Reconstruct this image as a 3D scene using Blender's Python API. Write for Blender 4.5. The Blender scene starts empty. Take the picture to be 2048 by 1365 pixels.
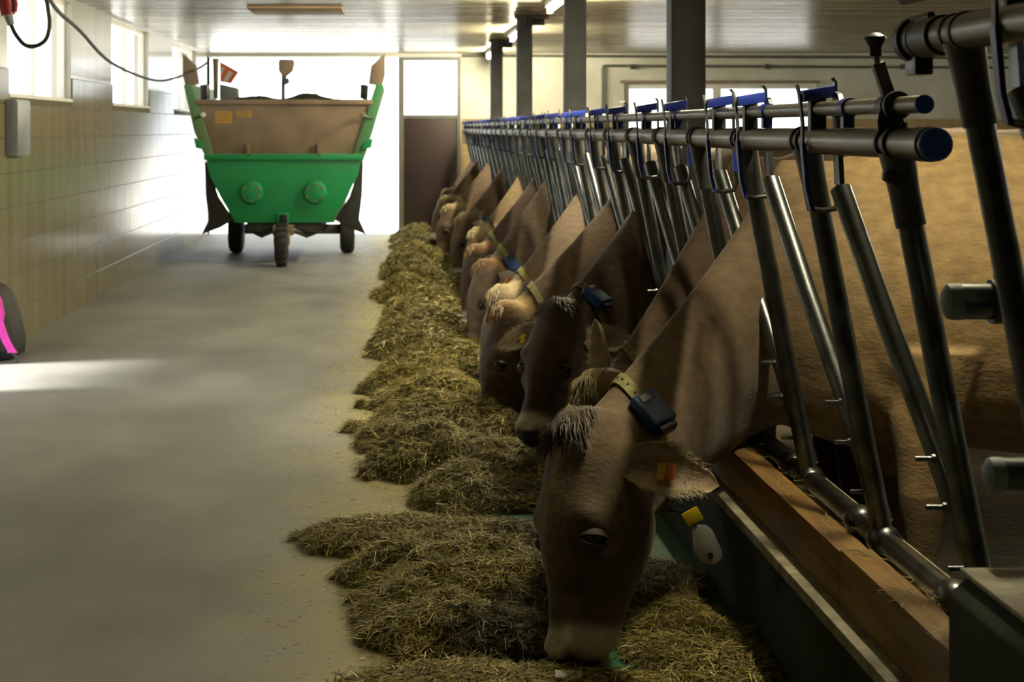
import bpy, bmesh, math, random
import numpy as np
from mathutils import Vector, Matrix, noise as mnoise

random.seed(7); rng = np.random.default_rng(7)
S = bpy.context.scene
C = S.collection

# ------------------------------------------------------------------ camera, world, sun, exposure
F = 3600.0; VX, VY = 790.0, 258.0; H = 1.30          # focal length and vanishing point of the 2048x1365 frame, eye height
cam_d = bpy.data.cameras.new('camera'); cam = bpy.data.objects.new('camera', cam_d); C.objects.link(cam)
cam.location = (0, 0, H); cam.rotation_euler = (math.pi/2, 0, 0)
cam_d.sensor_width = 36; cam_d.lens = F/2048*36
cam_d.shift_x = (1024-VX)/2048; cam_d.shift_y = -(682.5-VY)/2048
cam_d.clip_start = .05; cam_d.clip_end = 300
cam_d.dof.use_dof = True; cam_d.dof.focus_distance = 4.7; cam_d.dof.aperture_fstop = 9
S.camera = cam

w = bpy.data.worlds.new('world'); S.world = w; w.use_nodes = True
bg = w.node_tree.nodes['Background']; bg.inputs[0].default_value = (.93, .98, 1, 1); bg.inputs[1].default_value = 2.7
sun_d = bpy.data.lights.new('sun', 'SUN'); sun_d.energy = 14; sun_d.angle = math.radians(11); sun_d.color = (1, .95, .86)
sun = bpy.data.objects.new('sun', sun_d); C.objects.link(sun)
sdir = Vector((math.cos(math.radians(50))*.95, math.cos(math.radians(50))*.31, -math.sin(math.radians(50))))
sun.rotation_euler = sdir.to_track_quat('-Z', 'Y').to_euler(); sun.location = (-12, 4, 12)
S.view_settings.view_transform = 'Standard'; S.view_settings.look = 'None'
S.view_settings.gamma = 1; S.view_settings.use_curve_mapping = False
S.view_settings.exposure = 0.12

# main dimensions
XL, XR, YB, YF, ZC = -2.30, 8.2, -1.6, 22.0, 2.24    # left wall, right wall, back wall, far wall, ceiling
WT = .35; WTL = .14                                   # wall thickness, thinner panels on the left
XCURB = .90; XRAIL = .90; XBASE = 1.07; ZBASE = .40; ZCOW = -.08

def portal(x, y, z, sx, sy, rot):
    d = bpy.data.lights.new('daylight_portal', 'AREA'); d.shape = 'RECTANGLE'; d.size = sx; d.size_y = sy
    d.cycles.is_portal = True
    o = bpy.data.objects.new('daylight_portal', d); C.objects.link(o); o.location = (x, y, z); o.rotation_euler = rot
WINL = [(10.68, 12.78), (14.60, 16.80), (18.62, 20.85)]
WINR = [(9, 11.2), (13, 15.2), (17, 19.2)]
DOORL = (8.78, 9.88)
ZW0, ZW1 = 1.49, 2.20
for a, b in WINL: portal(XL-WTL-.02, (a+b)/2, (ZW0+ZW1)/2, b-a, ZW1-ZW0, (math.pi/2, 0, -math.pi/2))
for a, b in WINR: portal(XR+WT+.02, (a+b)/2, (ZW0+ZW1)/2, b-a, ZW1-ZW0, (math.pi/2, 0, math.pi/2))
portal(XL-WTL-.02, sum(DOORL)/2, 1.02, DOORL[1]-DOORL[0], 2.04, (math.pi/2, 0, -math.pi/2))
portal((XL+.03)/2, YF+WT+.02, 1.1, .03-XL, 2.2, (math.pi/2, 0, 0))
portal(3.97, YF+WT+.02, 1.5, 2.3, .8, (math.pi/2, 0, 0))
portal(.42, YF+WT+.02, 1.8, .7, .72, (math.pi/2, 0, 0))

# ------------------------------------------------------------------ materials
def mat(name, col, rough=.6, metal=0., col2=None, scale=8., detail=4., bump=0., bscale=None, stretch=(1, 1, 1), spec=.5,
        attr=None, coat=0., sheen=0., emit=None, estr=0., contrast=(.35, .65), rvar=0., world=False):
    m = bpy.data.materials.new(name); m.use_nodes = True
    nt = m.node_tree; N = nt.nodes; L = nt.links; b = N['Principled BSDF']
    b.inputs['Base Color'].default_value = (*col, 1); b.inputs['Roughness'].default_value = rough
    b.inputs['Metallic'].default_value = metal; b.inputs['Specular IOR Level'].default_value = spec
    b.inputs['Coat Weight'].default_value = coat; b.inputs['Coat Roughness'].default_value = .15
    if sheen: b.inputs['Sheen Weight'].default_value = sheen; b.inputs['Sheen Roughness'].default_value = .5
    if emit: b.inputs['Emission Color'].default_value = (*emit, 1); b.inputs['Emission Strength'].default_value = estr
    tc = N.new('ShaderNodeTexCoord'); mp = N.new('ShaderNodeMapping'); mp.inputs['Scale'].default_value = stretch
    if world: L.new(N.new('ShaderNodeNewGeometry').outputs['Position'], mp.inputs['Vector'])
    else: L.new(tc.outputs['Object'], mp.inputs['Vector'])
    base = None
    if attr:
        at = N.new('ShaderNodeAttribute'); at.attribute_name = attr; base = at.outputs['Color']
    if col2 is not None:
        n = N.new('ShaderNodeTexNoise'); n.inputs['Scale'].default_value = scale; n.inputs['Detail'].default_value = detail
        L.new(mp.outputs[0], n.inputs['Vector'])
        r = N.new('ShaderNodeValToRGB'); r.color_ramp.elements[0].position = contrast[0]; r.color_ramp.elements[1].position = contrast[1]
        L.new(n.outputs['Fac'], r.inputs[0])
        mx = N.new('ShaderNodeMix'); mx.data_type = 'RGBA'; L.new(r.outputs[0], mx.inputs['Factor'])
        mx.inputs['A'].default_value = (*col, 1); mx.inputs['B'].default_value = (*col2, 1)
        if base is not None:
            mx.blend_type = 'MULTIPLY'; mx.inputs['Factor'].default_value = 1
            for l in list(mx.inputs['Factor'].links): L.remove(l)
            m2 = N.new('ShaderNodeMix'); m2.data_type = 'RGBA'; L.new(r.outputs[0], m2.inputs['Factor'])
            m2.inputs['A'].default_value = (*col, 1); m2.inputs['B'].default_value = (*col2, 1)
            L.new(base, mx.inputs['A']); L.new(m2.outputs['Result'], mx.inputs['B'])
        base = mx.outputs['Result']
        if rvar:
            mr = N.new('ShaderNodeMapRange'); L.new(n.outputs['Fac'], mr.inputs[0])
            mr.inputs['To Min'].default_value = rough-rvar; mr.inputs['To Max'].default_value = rough+rvar
            L.new(mr.outputs[0], b.inputs['Roughness'])
    if base is not None: L.new(base, b.inputs['Base Color'])
    if bump:
        n2 = N.new('ShaderNodeTexNoise'); n2.inputs['Scale'].default_value = bscale or scale*3; n2.inputs['Detail'].default_value = 5
        L.new(mp.outputs[0], n2.inputs['Vector'])
        bp = N.new('ShaderNodeBump'); bp.inputs['Strength'].default_value = bump; bp.inputs['Distance'].default_value = .01
        L.new(n2.outputs['Fac'], bp.inputs['Height']); L.new(bp.outputs[0], b.inputs['Normal'])
    return m

M = {}
M['concrete'] = mat('concrete_floor', (.178, .178, .171), .60, col2=(.295, .296, .284), scale=1.6, detail=8, bump=.12, bscale=60, rvar=.12, stretch=(1, .55, 1))
M['cowfloor'] = mat('wet_stall_floor', (.03, .026, .02), .35, col2=(.09, .075, .05), scale=7, bump=.8, bscale=25)
M['ground'] = mat('pale_gravel', (.62, .61, .58), .9, col2=(.5, .5, .47), scale=3)
M['white_wall'] = mat('white_plaster', (.60, .60, .55), .55, col2=(.48, .48, .43), scale=2.5, bump=.12, bscale=30)
M['left_wall'] = mat('painted_plaster', (.50, .50, .45), .18, col2=(.42, .42, .37), scale=2.5, bump=.03, bscale=6, stretch=(1, 1, .2))
M['tile'] = mat('glazed_block', (.215, .19, .115), .17, col2=(.155, .138, .08), scale=3.2, detail=8, bump=.03, bscale=5, stretch=(1, 2.2, .22), rvar=.03, spec=.14, world=True)
M['tile_b'] = mat('glazed_block_b', (.207, .183, .11), .17, col2=(.15, .133, .078), scale=3.2, detail=8, bump=.03, bscale=5, stretch=(1, 2.2, .22), rvar=.03, spec=.14, world=True)
M['grout'] = mat('grout', (.105, .094, .057), .8)
M['far_tile'] = mat('far_tile', (.42, .31, .15), .4, col2=(.35, .25, .12), scale=5)
M['ceiling'] = mat('varnished_ceiling', (.36, .34, .265), .27, col2=(.25, .23, .165), scale=3, detail=8, bump=.45, bscale=3.5, stretch=(.30, 4.5, 1), rvar=.05, world=True)
M['column'] = mat('column_paint', (.05, .055, .06), .5, col2=(.085, .09, .092), scale=4, detail=7, bump=.1, bscale=40)
M['steel'] = mat('galvanised_steel', (.19, .205, .21), .34, 1., col2=(.09, .098, .10), scale=14, detail=5, bump=.06, bscale=30, rvar=.12)
M['steel_dark'] = mat('weathered_steel', (.06, .065, .062), .5, .6, col2=(.11, .11, .10), scale=18, detail=6, bump=.1, rvar=.1)
M['rail'] = mat('worn_rail_steel', (.20, .18, .13), .36, .6, col2=(.10, .09, .066), scale=9, detail=6, bump=.05, bscale=30, stretch=(1, .3, 1))
M['blue'] = mat('blue_plastic', (.010, .026, .24), .4, col2=(.018, .04, .32), scale=20)
M['tagblue'] = mat('transponder_blue', (.008, .045, .17), .5, col2=(.012, .06, .22), scale=20)
M['bluecap'] = mat('blue_cap', (.015, .10, .45), .5, col2=(.02, .13, .55), scale=40)
M['greycap'] = mat('grey_cap', (.28, .32, .37), .6, col2=(.22, .25, .29), scale=30)
M['black'] = mat('black_plastic', (.012, .012, .014), .35, col2=(.02, .02, .022), scale=20)
M['rubber'] = mat('black_rubber', (.015, .015, .016), .7, col2=(.03, .03, .03), scale=15)
M['curb'] = mat('green_curb_paint', (.016, .024, .011), .75, col2=(.028, .036, .018), scale=6, bump=.1, bscale=40, spec=.2)
M['curbtop'] = mat('worn_concrete_lip', (.42, .38, .27), .7, col2=(.22, .20, .14), scale=14, detail=7, bump=.4, bscale=50)
M['liner'] = mat('green_trough_coating', (.015, .17, .06), .65, col2=(.03, .10, .055), scale=9, detail=6, bump=.05)
M['wood'] = mat('timber', (.30, .165, .05), .6, col2=(.18, .095, .03), scale=5, detail=8, bump=.25, bscale=20, stretch=(9, .7, 9))
M['haybase'] = mat('hay_base', (.085, .072, .018), .9, col2=(.15, .125, .032), scale=40, detail=8, bump=1., bscale=90)
M['hay'] = mat('hay_blade', (1, 1, 1), .6, attr='tint', col2=(.8, .8, .8), scale=30)
M['green'] = mat('green_wagon_paint', (.01, .30, .095), .4, col2=(.012, .25, .085), scale=2.5, detail=6, bump=.02)
M['tan'] = mat('dusty_brown_paint', (.27, .195, .13), .6, col2=(.19, .135, .09), scale=3.5, detail=7)
M['greentan'] = mat('dusty_green_paint', (.20, .20, .11), .6, col2=(.02, .24, .085), scale=2.2, detail=6)
M['load'] = mat('dark_feed', (.018, .016, .008), .9, col2=(.04, .035, .015), scale=14, bump=1.)
M['orange'] = mat('orange_sheet', (.75, .13, .02), .5, col2=(.8, .2, .05), scale=4)
M['whiteplastic'] = mat('white_plastic', (.75, .75, .73), .4, col2=(.62, .62, .6), scale=12)
M['yellow'] = mat('yellow_plastic', (.62, .45, .02), .45, col2=(.5, .38, .02), scale=20)
M['sticker'] = mat('yellow_decal', (.50, .27, .03), .6, col2=(.40, .21, .03), scale=30)
M['tagorange'] = mat('orange_plastic', (.70, .15, .02), .45, col2=(.6, .12, .02), scale=20)
M['collar'] = mat('collar_web', (.27, .25, .085), .7, col2=(.18, .17, .06), scale=60, bump=.3)
M['collar_dark'] = mat('collar_web_dark', (.05, .05, .03), .7, col2=(.08, .08, .05), scale=60, bump=.3)
M['door'] = mat('maroon_door', (.030, .014, .015), .5, col2=(.022, .011, .012), scale=3)
M['doorframe'] = mat('grey_door_frame', (.15, .155, .14), .5, col2=(.12, .12, .11), scale=5)
M['winframe'] = mat('window_frame_paint', (.80, .79, .76), .45, col2=(.7, .69, .66), scale=6)
M['brownframe'] = mat('brown_window_frame', (.26, .20, .15), .5, col2=(.2, .15, .11), scale=6)
M['boxgrey'] = mat('grey_enamel', (.20, .22, .24), .4, col2=(.17, .185, .2), scale=8)
M['pipe'] = mat('dull_pipe', (.11, .12, .10), .5, .3, col2=(.15, .15, .12), scale=10)
M['red'] = mat('red_plastic', (.35, .02, .025), .4, col2=(.28, .015, .02), scale=12)
M['cable'] = mat('black_cable', (.012, .014, .013), .5, col2=(.02, .02, .02), scale=20)
M['pink'] = mat('pink_nylon', (.80, .04, .52), .6, col2=(.65, .03, .42), scale=40, bump=.2, bscale=120)
M['hatch'] = mat('hatch_board', (.48, .32, .2), .5, col2=(.36, .24, .14), scale=5, stretch=(1, 6, 1))
M['hair'] = mat('tuft_hair', (1, 1, 1), .55, attr='tint', col2=(.75, .75, .75), scale=60)
M['coat'] = mat('cow_coat', (1.08, 1.08, 1.08), .72, attr='coat', col2=(.74, .74, .74), scale=38, detail=7, bump=.28, bscale=95, stretch=(.55, 1, 1), sheen=.12, spec=.25)
M['eye'] = mat('dark_eye', (.005, .004, .007), .22)
M['horn'] = mat('hoof', (.05, .045, .04), .6)
M['tube'] = mat('lit_tube', (1, 1, 1), .4, emit=(1, .89, .58), estr=450)
gl = bpy.data.materials.new('window_glass'); gl.use_nodes = True
_n = gl.node_tree.nodes; _n.clear(); _o = _n.new('ShaderNodeOutputMaterial'); _m = _n.new('ShaderNodeMixShader'); _t = _n.new('ShaderNodeBsdfTransparent'); _g = _n.new('ShaderNodeBsdfGlossy')
_g.inputs['Roughness'].default_value = .05; _m.inputs[0].default_value = .07
gl.node_tree.links.new(_t.outputs[0], _m.inputs[1]); gl.node_tree.links.new(_g.outputs[0], _m.inputs[2]); gl.node_tree.links.new(_m.outputs[0], _o.inputs[0])
M['glass'] = gl

def add_brick_dust(m):
    """hay dust lying on the feed aisle beside the windrow: a stain with a shape of its own"""
    nt = m.node_tree; N = nt.nodes; L = nt.links; b = N['Principled BSDF']
    src = b.inputs['Base Color'].links[0].from_socket
    tc = N.new('ShaderNodeTexCoord'); sx = N.new('ShaderNodeSeparateXYZ'); L.new(tc.outputs['Object'], sx.inputs[0])
    n = N.new('ShaderNodeTexNoise'); n.inputs['Scale'].default_value = 2.6; n.inputs['Detail'].default_value = 9; n.inputs['Roughness'].default_value = .65
    L.new(tc.outputs['Object'], n.inputs['Vector'])
    ad = N.new('ShaderNodeMath'); ad.operation = 'MULTIPLY_ADD'; L.new(n.outputs['Fac'], ad.inputs[0]); ad.inputs[1].default_value = .7; L.new(sx.outputs['X'], ad.inputs[2])
    mr = N.new('ShaderNodeMapRange'); mr.inputs['From Min'].default_value = -.10; mr.inputs['From Max'].default_value = .32; L.new(ad.outputs[0], mr.inputs[0])
    mr.inputs['To Max'].default_value = .85
    mx = N.new('ShaderNodeMix'); mx.data_type = 'RGBA'; L.new(mr.outputs[0], mx.inputs['Factor']); L.new(src, mx.inputs['A'])
    mx.inputs['B'].default_value = (.36, .31, .12, 1)
    L.new(mx.outputs['Result'], b.inputs['Base Color'])
add_brick_dust(M['concrete'])

# ------------------------------------------------------------------ mesh helpers
def V(*a): return Vector(a)
class MB:
    def __init__(s): s.v = []; s.f = []
    def add(s, verts, faces):
        o = len(s.v); s.v += [tuple(p) for p in verts]; s.f += [tuple(i+o for i in f) for f in faces]; return s
    def box(s, x0, x1, y0, y1, z0, z1, mtx=None):
        p = [(x, y, z) for x in (x0, x1) for y in (y0, y1) for z in (z0, z1)]
        if mtx is not None: p = [mtx @ Vector(q) for q in p]
        return s.add(p, [(0, 1, 3, 2), (4, 6, 7, 5), (0, 4, 5, 1), (2, 3, 7, 6), (0, 2, 6, 4), (1, 5, 7, 3)])
    def loft(s, rings, cap=True):
        n = len(rings[0]); o = [p for r in rings for p in r]; f = []
        for k in range(len(rings)-1):
            for j in range(n):
                a = k*n+j; b = k*n+(j+1) % n; f.append((a, b, b+n, a+n))
        if cap: f.append(tuple(range(n-1, -1, -1))); f.append(tuple((len(rings)-1)*n+j for j in range(n)))
        return s.add(o, f)
    def cyl(s, p0, p1, r0, r1=None, n=16):
        return s.tube([p0, p1], [r0, r0 if r1 is None else r1], n)
    def tube(s, pts, r, n=12):
        pts = [Vector(p) for p in pts]; m = len(pts)
        if not isinstance(r, (list, tuple)): r = [r]*m
        d = (pts[1]-pts[0]).normalized(); up = Vector((0, 0, 1)) if abs(d.z) < .9 else Vector((1, 0, 0))
        u = d.cross(up).normalized(); rings = []
        for i in range(m):
            if i == 0: d = pts[1]-pts[0]
            elif i == m-1: d = pts[i]-pts[i-1]
            else: d = (pts[i+1]-pts[i]).normalized()+(pts[i]-pts[i-1]).normalized()
            d.normalize(); u = (u-d*u.dot(d)).normalized(); vv = d.cross(u)
            rings.append([pts[i]+(u*math.cos(t)+vv*math.sin(t))*r[i] for t in [2*math.pi*j/n for j in range(n)]])
        return s.loft(rings)
    def ribbon(s, pts, wdir, width, thick, tdir):
        """flat bar along pts"""
        pts = [Vector(p) for p in pts]; wd = Vector(wdir)*width/2; td = Vector(tdir)*thick/2
        return s.loft([[p-wd-td, p+wd-td, p+wd+td, p-wd+td] for p in pts])
    def prism(s, poly, fn, d0, d1):
        n = len(poly); return s.loft([[fn(a, b, d0) for a, b in poly], [fn(a, b, d1) for a, b in poly]])
    def lathe(s, prof, origin, axis, n=20):
        ax = Vector(axis).normalized(); up = Vector((0, 0, 1)) if abs(ax.z) < .9 else Vector((1, 0, 0))
        u = ax.cross(up).normalized(); vv = ax.cross(u); o = Vector(origin)
        return s.loft([[o+ax*h+(u*math.cos(t)+vv*math.sin(t))*max(r, 1e-4) for t in [2*math.pi*j/n for j in range(n)]] for h, r in prof])
    def mesh(s, name, smooth=40, bevel=0., segs=2):
        me = bpy.data.meshes.new(name)
        bm = bmesh.new(); vs = [bm.verts.new(p) for p in s.v]
        for f in s.f:
            try: bm.faces.new([vs[i] for i in f])
            except ValueError: pass
        bmesh.ops.recalc_face_normals(bm, faces=bm.faces)
        if bevel:
            es = [e for e in bm.edges if len(e.link_faces) == 2 and e.calc_face_angle(0) > math.radians(35)]
            bmesh.ops.bevel(bm, geom=es, offset=bevel, segments=segs, profile=.6, affect='EDGES', clamp_overlap=True)
        bm.to_mesh(me); bm.free()
        if smooth:
            me.polygons.foreach_set('use_smooth', [True]*len(me.polygons)); me.set_sharp_from_angle(angle=math.radians(smooth))
        return me
    def build(s, name, m, parent=None, smooth=40, bevel=0., segs=2):
        off = WL.get(parent.name, Vector()) if parent else Vector()
        if parent: s.v = [tuple(Vector(p)-off) for p in s.v]
        return link(name, s.mesh(name, smooth, bevel, segs), m, parent, wl=off)
WL = {}
def link(name, me, m, parent=None, loc=None, wl=None):
    o = bpy.data.objects.new(name, me); C.objects.link(o)
    if m is not None and not me.materials: me.materials.append(M[m] if isinstance(m, str) else m)
    if parent: o.parent = parent
    if loc is not None: o.location = loc
    WL[o.name] = wl if wl is not None else (Vector(loc) if loc is not None else Vector())
    return o
def tag(o, label=None, cat=None, group=None, kind=None):
    for k, v in (('label', label), ('category', cat), ('group', group), ('kind', kind)):
        if v: o[k] = v
    return o
def empty(name, loc, label=None, cat=None, group=None, kind=None):
    o = bpy.data.objects.new(name, None); C.objects.link(o); o.location = loc; o.empty_display_size = .1
    WL[o.name] = Vector(loc); return tag(o, label, cat, group, kind)
def rebase(o, loc):
    """put the origin of a top-level mesh object at loc"""
    loc = Vector(loc); o.data.transform(Matrix.Translation(-loc)); o.location = loc; WL[o.name] = loc; return o
def px(x, y, Y): return Vector(((x-VX)*Y/F, Y, H-(y-VY)*Y/F))
def rig(n=16): return [2*math.pi*j/n for j in range(n)]
def add_tint(me, cols, domain='POINT'):
    a = me.attributes.new('tint', 'FLOAT_COLOR', domain); a.data.foreach_set('color', np.asarray(cols, dtype=np.float32).ravel())

# ------------------------------------------------------------------ structure: floors, ground, ceiling, walls
def st(mb, name, m, **k): return tag(mb.build(name, m, **k), kind='structure')
st(MB().box(XL-WT, XCURB, YB, YF+WT, -.12, 0), 'floor', 'concrete')
st(MB().box(XCURB, XR+WT, YB, YF+WT, -.14, ZCOW), 'floor_stall', 'cowfloor')
st(MB().box(-90, 60, -40, 120, -.40, -.13), 'ground', 'ground')
st(MB().box(.34, XCURB, 2.9, YF-.3, 0, .004), 'floor_trough', 'liner')
st(MB().box(XL-WT, XR+WT, YB-WT, YF+WT, ZC, ZC+.16), 'ceiling', 'ceiling')
# ceiling boards run across the barn; their joints show as shallow grooves
ceil = bpy.data.objects['ceiling']
jm = MB().box(XL, XR, -.5, .5, 0, .012).mesh('ceiling_board', smooth=0)
jm.materials.append(M['ceiling'])
y = 8.0; k = 0
while y < YF:
    wdt = .292
    b = link('ceiling_board', jm, None, ceil, loc=(0, y+wdt/2, ZC-.012-.0015*((k*7) % 3)))
    b.scale = (1, wdt-.006, 1); y += wdt; k += 1
tag(rebase(MB().box(-1.12, -.40, 13.55, 14.35, ZC-.03, ZC-.0155).build('trim_hatch', 'hatch', bevel=.003), (-.76, 13.95, ZC)), kind='structure')
# unseen eaves, added to keep the sun off the left windows
st(MB().box(XL-WTL-1.05, XL-WTL, YB, YF+WT, 2.32, 2.44), 'trim_sunblock_eaves', 'winframe')

ops = sorted([(a, b, ZW0, ZW1) for a, b in WINL]+[(*DOORL, 0, 2.05)])
mb = MB(); y = YB
for a, b, z0, z1 in ops:
    mb.box(XL-WTL, XL, y, a, 0, ZC+.05)
    if z0 > 0: mb.box(XL-WTL, XL, a, b, 0, z0)
    mb.box(XL-WTL, XL, a, b, z1, ZC+.05); y = b
mb.box(XL-WTL, XL, y, YF+WT, 0, ZC+.05)
wl = st(mb, 'wall_left', 'left_wall', smooth=0)
gb = MB(); y = YB
for a, b, z0, z1 in ops:
    gb.box(XL, XL+.007, y, a, 0, 8*.2075)
    if z0 > 0: gb.box(XL, XL+.007, a, b, 0, z0)
    y = b
gb.box(XL, XL+.007, y, YF, 0, 8*.2075); gb.build('grout', 'grout', wl, smooth=0)
# tiled lower part, each glazed block its own piece
TH, TL, ZT = .2075, .50, 1.66
tm = [MB().box(0, .012, 0, TL-.003, 0, TH-.004).mesh('tile', 0, bevel=.002, segs=1) for _ in range(2)]
tm[0].materials.append(M['tile']); tm[1].materials.append(M['tile_b'])
for r in range(8):
    z = r*TH; yy = 10.0-(TL/2 if r % 2 else 0)
    while yy < YF-.02:
        a, b = max(yy, 9.9), min(yy+TL, YF)
        for wa, wb in (WINL if z+TH > ZW0+.02 else []):   # top row is cut by the windows
            if a < wb and b > wa:
                if a < wa: b = wa
                elif b > wb: a = wb
                else: a = b
        if b-a > .05:
            t = link('tile', tm[(int(yy*2)*3+r*5) % 2 if random.random() < .6 else 0], None, wl, loc=(XL, a, z)); t.scale = (1, (b-a)/TL, 1)
        yy += TL
# near the camera the same tiles continue out of the picture as one band
b = MB()
for r in range(8):
    yy = YB+(TL/2 if r % 2 else 0)
    while yy+TL < 9.9:
        if not (yy+TL > DOORL[0] and yy < DOORL[1]) and not (r == 7 and any(yy < q and yy+TL > p for p, q in WINL)):
            b.box(XL, XL+.012, yy, yy+TL-.006, r*TH, r*TH+TH-.006)
        yy += TL
tag(b.build('tile_band', 'tile', wl, smooth=0), kind='stuff')

def side_window(i, X, a, b, sgn, mull):
    r = empty('window_%d' % i, (X, (a+b)/2, ZW0), kind='structure')
    xo = X-sgn*(.07 if sgn > 0 else WT-.08)
    f = MB(); t = .028
    f.box(xo-.025, xo+.025, a, b, ZW0, ZW0+t).box(xo-.025, xo+.025, a, b, ZW1-t, ZW1)
    f.box(xo-.025, xo+.025, a, a+t, ZW0+t, ZW1-t).box(xo-.025, xo+.025, b-t, b, ZW0+t, ZW1-t)
    f.build('window_frame', 'winframe', r, smooth=0)
    for q in mull: MB().box(xo-.02, xo+.02, a+(b-a)*q-.012, a+(b-a)*q+.012, ZW0+t, ZW1-t).build('mullion', 'winframe', r, smooth=0)
    e = [0]+list(mull)+[1]
    for p, q in zip(e, e[1:]): MB().box(xo-.003, xo+.003, a+(b-a)*p+.021, a+(b-a)*q-.021, ZW0+t, ZW1-t).build('pane', 'glass', r, smooth=0)
    xs_ = .04 if sgn > 0 else .24
    MB().box(min(X, X-sgn*xs_)-(.0 if sgn > 0 else .015), max(X, X-sgn*xs_)+(.015 if sgn > 0 else 0), a+.005, b-.005, ZW0, ZW0+.02).build('window_sill', 'winframe', r, smooth=0)
for i, (a, b) in enumerate(WINL): side_window(i+1, XL, a, b, 1, (.5,))
mb = MB(); y = YB
for a, b in WINR:
    mb.box(XR, XR+WT, y, a, ZCOW, ZC+.05).box(XR, XR+WT, a, b, ZCOW, ZW0).box(XR, XR+WT, a, b, ZW1, ZC+.05); y = b
mb.box(XR, XR+WT, y, YF+WT, ZCOW, ZC+.05); st(mb, 'wall_right', 'white_wall', smooth=0)
for i, (a, b) in enumerate(WINR): side_window(i+4, XR, a, b, -1, (.5,))
st(MB().box(XL-WT, XR+WT, YB-WT, YB, -.1, ZC+.05), 'wall_back', 'door', smooth=0)
# far wall: big gateway, door with glazed top, wide window
FO = .03; D0, D1 = .043, .79; W0, W1, WZ0, WZ1 = 2.80, 5.14, 1.16, 1.86
mb = MB().box(XL-WT, XR+WT, YF, YF+WT, 2.185, ZC+.05).box(D1, W0, YF, YF+WT, ZCOW, 2.185).box(W0, W1, YF, YF+WT, ZCOW, WZ0).box(W0, W1, YF, YF+WT, WZ1, 2.185)
mb.box(W1, XR+WT, YF, YF+WT, ZCOW, 2.185).box(XL-WT, XL, YF, YF+WT, 0, 2.185)
wf = st(mb, 'wall_far', 'white_wall', smooth=0)
tt = MB().box(0, .394, -.012, 0, 0, .204).mesh('tile', 0); tt.materials.append(M['far_tile'])
for r in range(7):
    x = D1+.02-(.2 if r % 2 else 0)
    while x < XR-.1:
        a, b = max(x, D1+.02), min(x+.4, XR)
        if r*.21+.21 > WZ0+.02:
            if a < W1 and b > W0:
                if a < W0: b = W0
                elif b > W1: a = W1
                else: a = b
        if b-a > .04:
            t = link('tile', tt, None, wf, loc=(a, YF, r*.21-.04)); t.scale = ((b-a)/.4, 1, 1)
        x += .4
dr = empty('door_1', ((D0+D1)/2, YF, 0), kind='structure')
MB().box(D0, D0+.065, YF-.03, YF+.1, 0, 2.175).box(D1-.03, D1+.01, YF-.03, YF+.1, 0, 2.175).box(D0+.065, D1-.03, YF-.03, YF+.1, 2.14, 2.175).build('door_frame', 'doorframe', dr, smooth=0)
MB().box(D0+.065, D1-.03, YF+.0, YF+.06, .06, 1.43).build('door_panel', 'door', dr, bevel=.004)
MB().box(D0+.065, D1-.03, YF-.005, YF+.06, 1.43, 1.47).box(D0+.065, D1-.03, YF-.005, YF+.06, 0, .06).build('door_rail', 'doorframe', dr, smooth=0)
MB().box(D0+.065, D1-.03, YF+.03, YF+.036, 1.47, 2.14).build('pane', 'glass', dr, smooth=0)
wr = empty('window_7', ((W0+W1)/2, YF, WZ0), kind='structure')
f = MB(); ya, yb = YF+.05, YF+.11
f.box(W0, W1, ya, yb, WZ1-.07, WZ1).box(W0, W1, ya, yb, WZ0, WZ0+.07).box(W0, W0+.07, ya, yb, WZ0+.07, WZ1-.07).box(W1-.07, W1, ya, yb, WZ0+.07, WZ1-.07)
f.build('window_frame', 'winframe', wr, smooth=0)
mx_ = W0+(1438-1252)/ (1632-1252)*(W1-W0)
MB().box(mx_-.05, mx_+.05, ya, yb, WZ0+.07, WZ1-.07).build('mullion', 'winframe', wr, smooth=0)
for a, b in ((W0+.07, mx_-.05), (mx_+.05, W1-.07)): MB().box(a, b, YF+.078, YF+.082, WZ0+.07, WZ1-.07).build('pane', 'glass', wr, smooth=0)
f = MB().box(W0-.05, W1+.05, YF-.02, YF, WZ1, WZ1+.035); f.build('window_head', 'brownframe', wr, smooth=0)

# ------------------------------------------------------------------ columns along the feed fence
XCOL = 1.06; cw = .125
ordn = ['nearest and widest', 'second', 'third', 'farthest and narrowest']
for i, Y in enumerate((6.56, 10.62, 14.76, 18.8)):
    r = empty('steel_column', (XCOL, Y, ZCOW), ['widest dark grey column, nearest the camera behind the fence rails', 'second dark grey column from the camera, behind the rails', 'dark grey column just right of the far lamp, third from the camera', 'narrowest dark grey column, close to the far white wall'][i], 'column', 'columns along the feed fence')
    MB().box(XCOL-cw/2, XCOL+cw/2, Y-cw/2, Y+cw/2, ZCOW, ZC-.03).build('shaft', 'column', r, bevel=.006)
    f = MB()
    for dx in (-.045, .0, .045): f.box(XCOL+dx-.012, XCOL+dx+.012, Y-cw/2-.012, Y-cw/2, ZC-.115, ZC-.03)
    f.build('clamp', 'steel_dark', r, smooth=0)
    MB().box(XCOL-cw/2-.02, XCOL+cw/2+.13, Y-cw/2-.03, Y+cw/2+.01, ZC-.035, ZC-.0162).build('head_plate', 'steel_dark', r, bevel=.003)
    MB().box(XCOL+cw/2, XCOL+cw/2+.10, Y-.05, Y+.03, ZC-.09, ZC-.04).build('junction_box', 'black', r, bevel=.004)
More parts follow.
